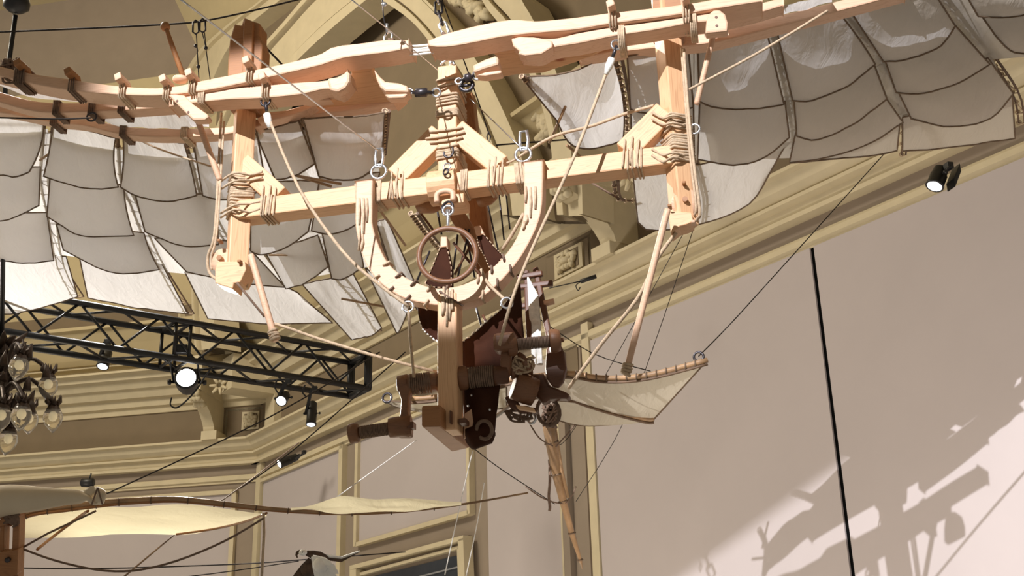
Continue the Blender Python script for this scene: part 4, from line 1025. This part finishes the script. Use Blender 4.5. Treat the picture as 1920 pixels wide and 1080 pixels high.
tailsheet([(1040, 704), (1120, 712), (1180, 712), (1240, 703), (1320, 682)], [(1040, 740), (1090, 756), (1140, 772), (1190, 784), (1226, 786)], TB, TB + .35)
tailsheet([(1036, 750), (1090, 756), (1140, 770), (1226, 788)], [(1046, 788), (1090, 798), (1150, 796), (1224, 789)], TB + .35, TB + .5)
tailsheet([(722, 752), (770, 753), (830, 748), (950, 725)], [(740, 762), (780, 770), (830, 775), (950, 765)], TB, TB + .2)
mb = MB()
for i in range(16):
    x, y = samp(TSA, .56 + i * .027); c = tpt(x, y); mb.ring(c, MA, .0155, .004, 10, 4)
obj('tail_binding', mb, HEM, fm, kind='stuff')
TP = [(1026, 782), (1034, 830), (1044, 890), (1056, 940), (1072, 1000), (1088, 1050), (1092, 1066)]
obj('tail_pole', MB().tube([m(x, y, TB + .1 + i * .12) for i, (x, y) in enumerate(TP)], [.030, .030, .024, .019, .015, .009, .004], 9), BAMBOO, fm)
obj('tail_pole', MB().tube([m(x + 9, y - 8, TB + .12 + i * .1) for i, (x, y) in enumerate(TP[:4])], [.012, .011, .01, .008], 7), BAMBOO, fm)
mb = MB()
for i, (x, y) in enumerate(TP[1:-1]): mb.ring(m(x, y, TB + .1 + (i + 1) * .12), V((.2, .2, -1)), [.032, .026, .021, .017, .011][i], .005, 12)
obj('tail_binding', mb, HEM, fm, kind='stuff')
mb = MB()
for i in range(22): mb.tube(smooth([m(1030 + random.uniform(-13, 16), 775 + random.uniform(-20, 28), TB + random.uniform(-.05, .1)) for _ in range(4)]), .006, 5)
obj('cord_tangle', mb, ROPED, fm, kind='stuff')
mrope([(1030, 862, TB + .3), (1031, 900, TB + .3), (1029, 930, TB + .3), (1031, 950, TB + .3), (1030, 958, TB + .3)], 6, ROPED)
mrope([(985, 780, TB), (1010, 820, TB), (1036, 836, TB + .2)], 3, ROPED); mrope([(1042, 838, TB + .2), (1058, 820, TB + .2), (1078, 797, TB + .3)], 3, ROPED)
mrope([(985, 912, TB + .4), (1020, 935, TB + .4), (1056, 944, TB + .45), (1072, 930, TB + .45), (1080, 912, TB + .45)], 3, ROPED)
for x, y in ((726, 746), (1310, 669)):
    c = tpt(x, y); obj('ring', MB().ring(c, MN, .022, .006, 14), IRON, fm)

# ------------------------------------------------------------------ rigging wires (each a thing of its own)
def wire(label, pts, wpx, mt=CABLE, cat='cable', name='steel_cable', sag=0., group=None):
    p3 = [D(*p) for p in pts]
    if len(p3) == 2 and sag:
        a, b = p3; p3 = [a.lerp(b, i / 12) - UP * sag * 4 * (i / 12) * (1 - i / 12) for i in range(13)]
    r = wpx * (sum(p[2] for p in pts) / len(pts)) / FPX / 2
    o = obj(name, MB().tube(smooth(p3, 4) if len(p3) > 2 and not sag else p3, r, 6), mt); return tag(o, label, cat, group or ('fishing lines' if cat == 'line' else 'rigging cables'))
wire('pale steel cable slanting from the top left to the shackle left of the braces', [(330, -8, 3.9), (480, 107, 4.3), (708, 282, 5.05)], 3.4, STEEL)
wire('thin steel cable crossing behind the centre post top to the shackle right of the braces', [(650, -8, 4.2), (838, 146, 5.45), (980, 280, 5.1)], 2.4, STEEL)
wire('dark cable spanning the top left corner with two carabiners on it', [(-20, 61, 7.6), (310, 46, 7.5), (420, 32, 7.4), (580, -6, 7.3)], 3.6)
wire('dark cable running level along the left wing below the inner spars', [(-20, 220, 4.9), (100, 223, 5.0), (170, 221, 5.0)], 3.2)
wire('short dark cable slanting behind the shaded head of the left post', [(488, 78, 6.3), (524, 116, 6.3), (564, 158, 6.3)], 4)
wire('thin dark wire with a small turnbuckle falling right of the centre post', [(826, -8, 5.9), (862, 92, 5.9), (890, 170, 5.9), (917, 252, 5.9)], 2.4)
wire('dark horizontal cable passing behind the rope right of the centre braces', [(930, 272, 6.0), (1060, 262, 6.0), (1190, 252, 6.0)], 3.2)
wire('thin cable from the right tip of the tail up towards the right wall cornice', [(1310, 668, 5.7), (1365, 612, 5.9), (1440, 530, 6.2), (1660, 286, 7.0)], 2.2)
wire('thin wire crossing the corner cornice below the truss lights', [(180, 935, 9.0), (500, 785, 9.2), (712, 660, 9.5)], 2.6)
wire('thin wire slanting past the cylinder spotlights to the crank handle side', [(450, 916, 8.8), (560, 836, 9), (760, 660, 9.2)], 2.4)
wire('fine wire falling from the tail pole across the wall boards on the right', [(1040, 838, 6.0), (1086, 790, 6.2), (1280, 440, 5.4)], 1.4)
wire('fine wire falling from the right tail edge to the wall', [(1300, 430, 5.4), (1180, 770, 5.9), (1080, 940, 6.2)], 1.4)
wire('fine wire crossing from the winch region down to the right', [(880, 834, 5.6), (940, 880, 5.8), (1040, 945, 6.2)], 1.8)
wire('fine wire from the corner brackets down to the tail spar end', [(1000, 590, 6.0), (1110, 662, 6.0), (1220, 696, 5.9)], 1.8)
wire('white fishing line left of the small board moulding, falling to the door frame', [(886, 846, 6.0), (862, 950, 6.2), (834, 1078, 6.4)], 2, WHITER, 'line', 'fishing_line')
wire('white fishing line right of the other, ending over the door frame corner', [(908, 905, 6.0), (895, 980, 6.2), (872, 1090, 6.4)], 2, WHITER, 'line', 'fishing_line')
wire('pale line slanting from the cream wing up across the wall boards', [(632, 932, 5.6), (690, 890, 5.8), (780, 826, 6.2)], 2, WHITER, 'line', 'fishing_line')
def carabiner(x, y, z, label):
    t = thing('carabiner', label, 'carabiner', D(x, y, z), 'carabiners on the top left cable'); s = z / FPX
    c = D(x, y, z)
    obj('snap_ring', MB().tube([c + IR * 5 * s + IU * 9 * s, c + IR * 5.5 * s - IU * 9 * s, c - IU * 13 * s, c - IR * 5.5 * s - IU * 9 * s, c - IR * 5 * s + IU * 9 * s, c + IU * 13 * s], 1.9 * s, 6, True), IRON, t)
    return t
t = carabiner(367, 51, 7.45, 'left one of the two dark carabiners hanging on the upper left cable')
s = 7.45 / FPX; obj('hanging_wire', MB().tube([D(368, 63, 7.45), D(370, 100, 7.45), D(373, 150, 7.4)], 1.1 * s, 5).ball(D(367, 86, 7.45), 4 * s, 6).ball(D(372, 125, 7.45), 4 * s, 6), IRON, t)
t = carabiner(380, 48, 7.45, 'right one of the two dark carabiners, with a looped wire below')
obj('hanging_wire', MB().tube([D(379, 60, 7.45), D(386, 90, 7.45), D(394, 150, 7.4)], 1. * s, 5).tube([D(383, 60, 7.45), D(387, 90, 7.45)], 1. * s, 5).ball(D(386, 90, 7.45), 4 * s, 6), IRON, t)
t = thing('turnbuckle', 'small dark turnbuckle on the thin wire right of the centre braces', 'turnbuckle', D(917, 257, 5.9))
s = 5.9 / FPX; obj('buckle_body', MB().tube([D(916, 246, 5.9), D(920, 256, 5.9), D(917, 268, 5.9), D(913, 256, 5.9)], 1.6 * s, 6, True), IRON, t)
t = thing('wire_clip_hanger', 'thin hanger wire with a silver clip above the left wing root', 'hanger', D(724, 40, 5.0)); s = 5.0 / FPX
obj('hanger_wire', MB().tube([D(716, -10, 5.0), D(719, 30, 5.0), D(725, 66, 5.0)], 1.2 * s, 5), IRON, t)
obj('silver_clip', MB().ball(D(720, 8, 5.0), (6 * s, 4 * s, 5 * s), 8).tube([D(725, 44, 5.0), D(726, 62, 5.0)], 2.6 * s, 8), STEEL, t)

# ------------------------------------------------------------------ lighting truss
tr = thing('lighting_truss', 'long black box truss crossing the lower left below the wing', 'truss', D(420, 650, 9.6))
T1 = D(676, 704, 10.4); T0 = P(-60, 584, Zp(T1.z)); TX = (T0 - T1).normalized(); TL = (T0 - T1).length; TY = UP.cross(TX); hs = .155
TY = TY if TY.dot(FW) < 0 else -TY
def tp(t, sy, sz): return T1 + TX * t + TY * hs * sy + UP * hs * sz
CR = ((1, 1), (-1, 1), (-1, -1), (1, -1))
for sy, sz in CR: obj('chord', MB().tube([tp(0, sy, sz), tp(TL, sy, sz)], .026, 8), BLACK, tr)
k = 0; st = .31; t_ = 0
while t_ < TL - st:
    for (a, b) in ((0, 1), (1, 2), (2, 3), (3, 0)):
        p, q = (CR[a], CR[b]) if k % 2 else (CR[b], CR[a])
        obj('diagonal', MB().tube([tp(t_, *p), tp(t_ + st, *q)], .011, 5), BLACK, tr)
    t_ += st; k += 1
for t_ in (0., .02, TL / 2, TL / 2 + .12):
    for (a, b) in ((0, 1), (1, 2), (2, 3), (3, 0)): obj('end_bar', MB().tube([tp(t_, *CR[a]), tp(t_, *CR[b])], .028 if t_ < .1 else .015, 6), BLACK, tr)
def spot(label, x, y, z, aim, R, Lg, lens, mountpx=None, wing=False, yoke=True, grp=None, cable=None, mount3=None):
    c = D(x, y, z); s = z / FPX; t = thing('stage_spotlight', label, 'spotlight', c, grp or 'stage spotlights'); aim = V(aim).normalized(); r = R * s; l = Lg * s
    f = c; b = c - aim * l
    body = obj('lamp_body', MB().lathe(b, f, [(0, r * .5), (.06, r * .85), (.35, r * .9), (.4, r), (.9, r), (.92, r * 1.08), (.985, r * 1.08), (.985, r * .8)], 18), BLACK, t)
    obj('lens', MB().lathe(f - aim * l * .04, f + aim * r * .12, [(0, r * .8), (.3, r * .86), (.7, r * .7), (1, r * .2)], 18), lens, t)
    side = aim.cross(UP).normalized()
    for q in (-1, 1): obj('knob', MB().lathe(b.lerp(f, .5) + side * r * .9 * q, b.lerp(f, .5) + side * r * 1.7 * q, [(0, r * .12), (.6, r * .12), (.65, r * .28), (1, r * .22)], 8), BLACK, t)
    mid = b.lerp(f, .45); mt_ = mount3 if mount3 is not None else D(*mountpx, z)
    if yoke:
        obj('yoke', MB().tube([mid + side * r * 1.15, mid + side * r * 1.2 + (mt_ - mid) * .6, mt_, mid - side * r * 1.2 + (mt_ - mid) * .6, mid - side * r * 1.15], r * .12, 6), BLACK, t)
    else:
        obj('arm_bracket', MB().prism([mid + side * r * 1.05 - UP * r * .3, mid + side * r * 1.55 - UP * r * .3, mt_ + side * r * .9, mt_ + side * r * .35], aim.cross(side).normalized() * r * .5), BLACK, t)
    obj('clamp', MB().box(mt_, side * r * 1.1, UP * r * .8, side.cross(UP) * r * .8), BLACK, t, bevel=r * .1)
    if wing: obj('driver_box', MB().box(mid + V(wing) * r, side * r * 1.7, UP * r * 1.1, aim * r * 2.4), BLACK, t, bevel=r * .1)
    if cable: obj('power_cable', MB().tube(smooth([D(a, b_, z) for a, b_ in cable]), 1.6 * s, 6), BLACK, t)
    return t
spot('small black spotlight with a glowing lens hung under the truss middle', 192, 688, 9.5, (-.05, -.35, -.85), 11, 38, LENSB, (202, 640), yoke=False, cable=[(196, 655), (206, 648), (204, 638)])
spot('large black spotlight with a dazzling round lens under the truss', 349, 708, 9.4, (.15, -.9, .12), 21, 44, LENS, (340, 655), cable=[(322, 745), (320, 760), (335, 763), (365, 735), (385, 705), (398, 688)])
spot('short spotlight with a lit lens near the truss end, left of the long cylinder one', 527, 752, 9.6, (-.12, -.75, -.6), 10.5, 30, LENS, (541, 715), yoke=False, cable=[(522, 738), (515, 725), (520, 712)])
spot('long cylinder spotlight pointing down at the right end of the truss', 583, 797, 9.7, (0.0, -.25, -1), 9.5, 50, LENSB, (590, 728), yoke=False, cable=[(575, 745), (567, 735), (572, 722)])
spot('black cylinder spotlight clamped under the lower cornice beside the corner', 523, 870, 13.8, (-.75, -.45, -.42), 8.5, 40, LENS, (570, 848), yoke=False, wing=(.9, .5, .4))
spot('black spotlight with lit lens clamped to the right wall cornice', 1752, 350, 7.0, (-.45, -.12, -.85), 16, 46, LENS, (1778, 312), yoke=True, wing=(1.7, -.2, -.3))
t = thing('wall_spotlight', 'dark little spotlight under the back wall cornice behind the mannequin fist', 'spotlight', D(165, 906, 13)); s = 13 / FPX; c = D(165, 905, 13)
obj('lamp_body', MB().lathe(c - IR * 14 * s, c + IR * 12 * s, [(0, 4 * s), (.1, 8 * s), (.9, 9 * s), (1, 5 * s)], 12), BLACK, t)
obj('stem', MB().tube([c, D(171, 888, 13)], 1.5 * s, 6), BLACK, t)
t = thing('socket_stub', 'small dark cable stub fixed on the cornice beside the relief panel', 'cable stub', D(1105, 522, 9.4)); s = 9.4 / FPX
obj('stub', MB().tube([D(1088, 528, 9.4), D(1118, 518, 9.4)], 4 * s, 6), BLACK, t); obj('dangling_wire', MB().tube(smooth([D(1092, 526, 9.4), D(1080, 535, 9.4), D(1084, 545, 9.4), D(1088, 538, 9.4)]), 1. * s, 5).tube([D(1090, 527, 9.4), D(1030, 540, 9.4)], 1.1 * s, 5), BLACK, t)

# ------------------------------------------------------------------ chandelier
cz = 7.6; s = cz / FPX
cdl = thing('chandelier', 'dark bronze chandelier with clear tulip glass shades at the left edge', 'chandelier', D(0, 760, cz))
cx, cy = -12, 760; cc0 = D(cx, cy, cz)
axis0 = V((cc0.x, cc0.y, 0))
def cp(x, y, dz=0.): return D(x, y, cz + dz)
def vz(z): return V((cc0.x, cc0.y, z))
ztop = D(20, 10, cz).z; zmid = cc0.z
stem = obj('stem', MB().lathe(vz(zmid - .25), vz(zmid + .45), [(0, .01), (.06, .05), (.2, .07), (.3, .03), (.5, .05), (.62, .085), (.7, .04), (.85, .03), (.93, .06), (1, .02)], 12), BRONZE, cdl)
dome = cp(33, 16); rodb = vz(zmid + .42)
obj('suspension_rod', MB().tube([rodb, cp(10, 165), cp(29, 28)], 4.6 * s, 8), BLACK, cdl)
obj('ceiling_canopy', MB().lathe(cp(29, 26), cp(34, -14), [(0, 6 * s), (.05, 12 * s), (.25, 23 * s), (.55, 24 * s), (1, 16 * s)], 18), BLACK, cdl)
def shade(x, y, dz, tilt):
    c = cp(x, y, dz); dn = (-UP + IR * tilt * .25).normalized(); a = c - dn * 24 * s; b = c + dn * 24 * s
    hold = obj('shade_holder', MB().lathe(a - dn * 10 * s, a + dn * 9 * s, [(0, 3 * s), (.3, 9 * s), (.7, 13 * s), (1, 14 * s)], 10), BRONZE, cdl)
    mb = MB()
    for i in range(6):
        an = i * 1.05; d = IR * math.cos(an) + FW * math.sin(an); mb.tube([a - dn * 6 * s + d * 6 * s, a - dn * 12 * s + d * 13 * s, a - dn * 24 * s + d * 15 * s], [5 * s, 4 * s, .5 * s], 5)
    obj('bronze_leaf', mb, BRONZE, hold, kind='stuff')
    obj('glass_shade', MB().lathe(a, b, [(0, 10 * s), (.2, 16 * s), (.42, 18 * s), (.65, 15 * s), (.85, 8 * s), (1, 1.5 * s)], 14), GLASS, cdl)
    obj('light_bulb', MB().ball(c - dn * 7 * s, (7 * s, 7 * s, 9 * s), 10), BULB, cdl)
    return a - dn * 10 * s
for x, y, dz, tl in ((34, 692, -.25, -.4), (90, 728, .0, .2), (99, 788, -.05, .3), (39, 784, -.4, -.2), (2, 786, -.3, 0), (14, 830, -.1, -.3), (54, 792, .3, .2), (-45, 730, -.1, 0), (-60, 790, .1, 0), (-20, 700, .4, 0)):
    h = shade(x, y, dz, tl); b0 = vz(zmid + .02 + random.uniform(-.08, .1)); up_ = max(h.z, b0.z) + .09
    mid_ = b0.lerp(h, .6); mid_.z = up_
    obj('arm', MB().tube(smooth([b0, b0.lerp(mid_, .5) + UP * .02, mid_, h]), 4 * s, 6), BRONZE, cdl)
mb = MB()
for i in range(46):
    a = random.uniform(0, 6.3); z = random.uniform(-.2, .5); d = V((math.cos(a), math.sin(a), .5)); c = vz(zmid + z) + d * .05
    mb.tube([c, c + d * .06 + UP * .02, c + d * .1 + UP * random.uniform(.0, .06)], [.024, .022, .003], 5)
for x, y in ((10, 650), (46, 650), (55, 658), (8, 700), (40, 735), (52, 718), (58, 745), (30, 750), (8, 670), (88, 695), (60, 760)):
    c = cp(x, y, random.uniform(-.2, .1)); mb.tube([c - UP * .05, c, c + UP * .05 + IR * random.uniform(-.02, .02)], [.028, .022, .003], 5)
obj('bronze_leaf', mb, BRONZE, cdl, kind='stuff')

# ------------------------------------------------------------------ second glider and its mannequin
GD = 4.6; s = GD / FPX
def g(x, y, dz=0.): return D(x, y, GD + dz)
gl = thing('glider', 'slender cream winged glider with bamboo spar in the lower left', 'glider', g(200, 960))
SPR = [(18, 975), (60, 957), (120, 950), (180, 943), (240, 938), (330, 935), (420, 944), (500, 953), (580, 959), (660, 962), (760, 958), (870, 945), (990, 924)]
sp3 = [g(x, y, i * .03) for i, (x, y) in enumerate(SPR)]
ssm = smooth(sp3, 4); ns = len(ssm)
obj('wing_spar', MB().tube(ssm, [(5.2 - 3.6 * (i / ns) ** 2) * s for i in range(ns)], 8), BAMBOO, gl)
obj('wing_spar', MB().tube([p - IU * 9 * s * (1 - i / ns) for i, p in enumerate(ssm)], [(4 - 2.6 * (i / ns)) * s for i in range(ns)], 7), PINED, gl)
mb = MB()
for i in range(3, ns - 4, 3): mb.ring(ssm[i] - IU * 4 * s * (1 - i / ns), ssm[i + 1] - ssm[i], (8.5 - 5.5 * i / ns) * s, 1.3 * s, 12, 4)
obj('spar_binding', mb, BAMBOOD, gl, kind='stuff')
def gsheet(top, bot, z0, z1, nm='wing_cloth'):
    t = s2(top); b = s2(bot)
    def f(u, v):
        p = samp(t, u); q = samp(b, u); return g(p[0] + (q[0] - p[0]) * v, p[1] + (q[1] - p[1]) * v, z0 + (z1 - z0) * v + .3 * u) + UP * .012 * noise.noise(V((u * 5, v * 3, 9)))
    return obj(nm, MB().grid(f, 24, 8), CREAMC, gl)
gsheet([(20, 978), (100, 957), (180, 952), (330, 946), (430, 954), (500, 964)], [(30, 1008), (80, 1012), (200, 1002), (330, 1002), (400, 992), (500, 966)], .02, .9)
gsheet([(545, 952), (600, 941), (655, 933), (740, 935), (810, 937), (865, 941)], [(545, 956), (600, 960), (655, 962), (740, 959), (810, 953), (865, 946)], -.15, .05)
obj('trailing_batten', MB().tube(smooth([g(70, 1030, .1), g(110, 998, .3), g(150, 968, .2), g(165, 958, .1)]), 3 * s, 6), PINED, gl)
obj('trailing_batten', MB().tube(smooth([g(330, 1002, .9), g(400, 992, .9), g(460, 978, .6), g(500, 962, .2)]), 2.4 * s, 6), PINED, gl)
obj('control_cord', MB().tube(smooth([g(32, 1025), g(100, 1050), g(180, 1068), g(250, 1070), g(330, 1052), g(420, 1015), g(494, 972)]), 2.1 * s, 6), ROPED, gl)
obj('control_cord', MB().tube([g(10, 1045), g(90, 1000), g(180, 958)], 2. * s, 6), ROPED, gl)
obj('control_cord', MB().tube([g(232, 1082, .2), g(330, 1000, 1.6), g(470, 900, 2.8), g(560, 830, 3.6)], 2. * s, 6), ROPED, gl)
obj('hanging_stay', MB().tube([g(494, 962, .1), g(495, 1000, .1), g(490, 1095, .1)], 2.8 * s, 7), ROPE, gl)
for (x0, x1) in ((0, 8), (24, 37)):
    obj('frame_upright', MB().prism([g(x0, 962, -.05), g(x1, 958, -.05), g(x1 - 4, 1095, -.05), g(x0 - 4, 1095, -.05)], FW * .06), PINED, gl, bevel=.004)
obj('frame_plate', MB().prism([g(-30, 1040, -.07), g(34, 1030, -.07), g(32, 1078, -.07), g(-30, 1092, -.07)], FW * .05), PINED, gl, bevel=.004)
obj('frame_rail', MB().prism([g(-30, 990, -.06), g(36, 958, -.06), g(36, 970, -.06), g(-30, 1004, -.06)], FW * .05), PINED, gl, bevel=.004)
c = g(14, 1050, -.08); obj('bolt', MB().lathe(c - FW * .01, c + FW * .02, [(0, 2 * s), (.2, 5 * s), (1, 5 * s)], 8), IRON, gl)
mb = MB()
for i in range(10): mb.tube(smooth([g(22 + random.uniform(-16, 14), 975 + random.uniform(-12, 14), -.06) for _ in range(4)]), 2 * s, 5)
obj('cord_binding', mb, ROPED, gl, kind='stuff')
wire('dark level wire crossing low behind the cream glider', [(-10, 1064, 6.2), (180, 1066, 6.2), (440, 1058, 6.2), (560, 1050, 6.2), (760, 1035, 6.6)], 2.4)
wire('fine lower wire below the glider towards the bird', [(330, 1084, 6.1), (440, 1070, 6.1), (560, 1052, 6.1)], 2)
# mannequin: one skinned body, arm along the spar and fist round it
def skin_body(name, verts, edges, radii, mt, root, sub=2):
    me = bpy.data.meshes.new(name); me.from_pydata([tuple(v - verts[root]) for v in verts], edges, []); me.materials.append(mt)
    o = bpy.data.objects.new(name, me); link(o, Matrix.Translation(verts[root]), None)
    md = o.modifiers.new('skin', 'SKIN'); md.use_smooth_shade = True; md.branch_smoothing = .6
    for i, r in enumerate(radii):
        sv = me.skin_vertices[0].data[i]; sv.radius = (r, r); sv.use_root = i == root
    sb = o.modifiers.new('smooth', 'SUBSURF'); sb.levels = sb.render_levels = sub
    return o
vv = []; ee = []; rr = []
def jv(x, y, dz, r, par=None):
    vv.append(g(x, y, dz)); rr.append(r * s); i = len(vv) - 1
    if par is not None: ee.append((par, i))
    return i
pel = jv(-90, 1150, -.05, 58); ch_ = jv(-75, 1040, -.04, 62, pel); shd = jv(-42, 948, -.03, 42, ch_); nk = jv(-95, 920, -.03, 26, ch_); hd = jv(-100, 850, -.05, 44, nk)
a1 = jv(-8, 938, -.04, 34, shd); a2 = jv(40, 936, -.05, 28, a1); a3 = jv(80, 935, -.06, 23, a2); a4 = jv(120, 932, -.06, 18, a3); a5 = jv(150, 930, -.05, 13, a4); hand = jv(172, 925, -.05, 15, a5)
for i, (dx, ln) in enumerate(((0, 0), (5, 1), (10, 1), (15, 0))):
    k1 = jv(180 + dx * .8, 916 + i * 1.5, -.07, 5.2, hand); k2 = jv(188 + dx * .5, 922 + i * 2, -.10, 4.8, k1); k3 = jv(181 + dx * .75, 938 + i * .5, -.085, 4.4, k2); k4 = jv(178 + dx * .8, 944, -.03, 4, k3)
th1 = jv(168, 934, -.085, 5.5, a5); th2 = jv(172, 942, -.09, 4.8, th1); th3 = jv(182, 944, -.075, 4.2, th2)
mq = skin_body('mannequin', vv, ee, rr, SKIN, pel)
tag(mq, 'white plaster mannequin at the left edge, fist closed on the glider spar', 'mannequin')
mb = MB()
for x in (178, 186): mb.tube([g(183, 914, -.12), g(x + (x - 182) * 1.5, 946, -.115)], 1.6 * s, 5)
obj('fist_cord', mb, ROPED, gl, kind='stuff')

# ------------------------------------------------------------------ hanging bird
bz = 5.4; s = bz / FPX
def bd(x, y, dz=0.): return D(x, y, bz + dz)
bt = thing('model_bird', 'small brown and white model bird with spread wings at the bottom edge', 'bird', bd(590, 1060))
obj('bird_body', MB().lathe(bd(571, 1036), bd(616, 1047, .05), [(0, 3 * s), (.12, 5.5 * s), (.35, 8 * s), (.6, 9 * s), (.85, 6 * s), (1, 2 * s)], 12), FEATHD, bt)
hd_ = obj('bird_head', MB().ball(bd(568, 1036, -.01), (8 * s, 7 * s, 6 * s), 12), FEATHW, bt)
obj('beak', MB().tube(smooth([bd(563, 1034), bd(558, 1036), bd(556, 1041), bd(558, 1046)]), [3.6 * s] * 3 + [3.2 * s] * 3 + [2.4 * s] * 3 + [1.6 * s] * 3 + [.4 * s], 7), FEATHD, hd_)
obj('eye', MB().ball(bd(567, 1035, -.05), 1.6 * s, 6), BLACK, hd_)
obj('tail', MB().prism([bd(612, 1040, .05), bd(640, 1044, .08), bd(674, 1033, .1), (bd(672, 1037, .1)), bd(640, 1050, .08), bd(612, 1047, .05)], FW * .012), FEATHW, bt)
obj('tail', MB().prism([bd(612, 1046, .04), bd(640, 1049, .07), bd(672, 1037, .09), bd(640, 1054, .07), bd(615, 1051, .04)], FW * .012), FEATHD, bt, label='dark underside of the tail')
def bird_wing(root, tips, dz0, dz1, mt, lab, wd):
    cov = obj('wing', MB().ball(bd((root[0] * 2 + tips[len(tips) // 2][0]) / 3, (root[1] * 2 + tips[len(tips) // 2][1]) / 3, (dz0 * 2 + dz1) / 3), (15 * s, 8 * s, 15 * s), 12), mt, bt, label=lab)
    for k, (x, y) in enumerate(tips):
        a = bd(root[0], root[1], dz0); b = bd(x, y, dz1 + k * .006); d = (b - a); n = d.cross(FW).normalized(); q = []
        for t, w in ((.0, .5), (.3, .9), (.7, 1.), (.9, .75)): q.append(a + d * t + n * wd * s * w)
        q.append(b)
        for t, w in ((.9, .75), (.7, 1.), (.3, .9), (.0, .5)): q.append(a + d * t - n * wd * s * w)
        obj('feather', MB().prism(q, FW * .008), mt, cov)
bird_wing((586, 1044), [(622, 1058), (630, 1066), (635, 1076), (634, 1088), (626, 1098), (612, 1102), (600, 1100)], -.07, -.12, FEATHW, 'white spread wing', 5.5)
bird_wing((580, 1048), [(546, 1094), (552, 1102), (562, 1106), (574, 1104), (586, 1098), (590, 1084)], .03, .05, FEATHD, 'dark brown spread wing', 6)
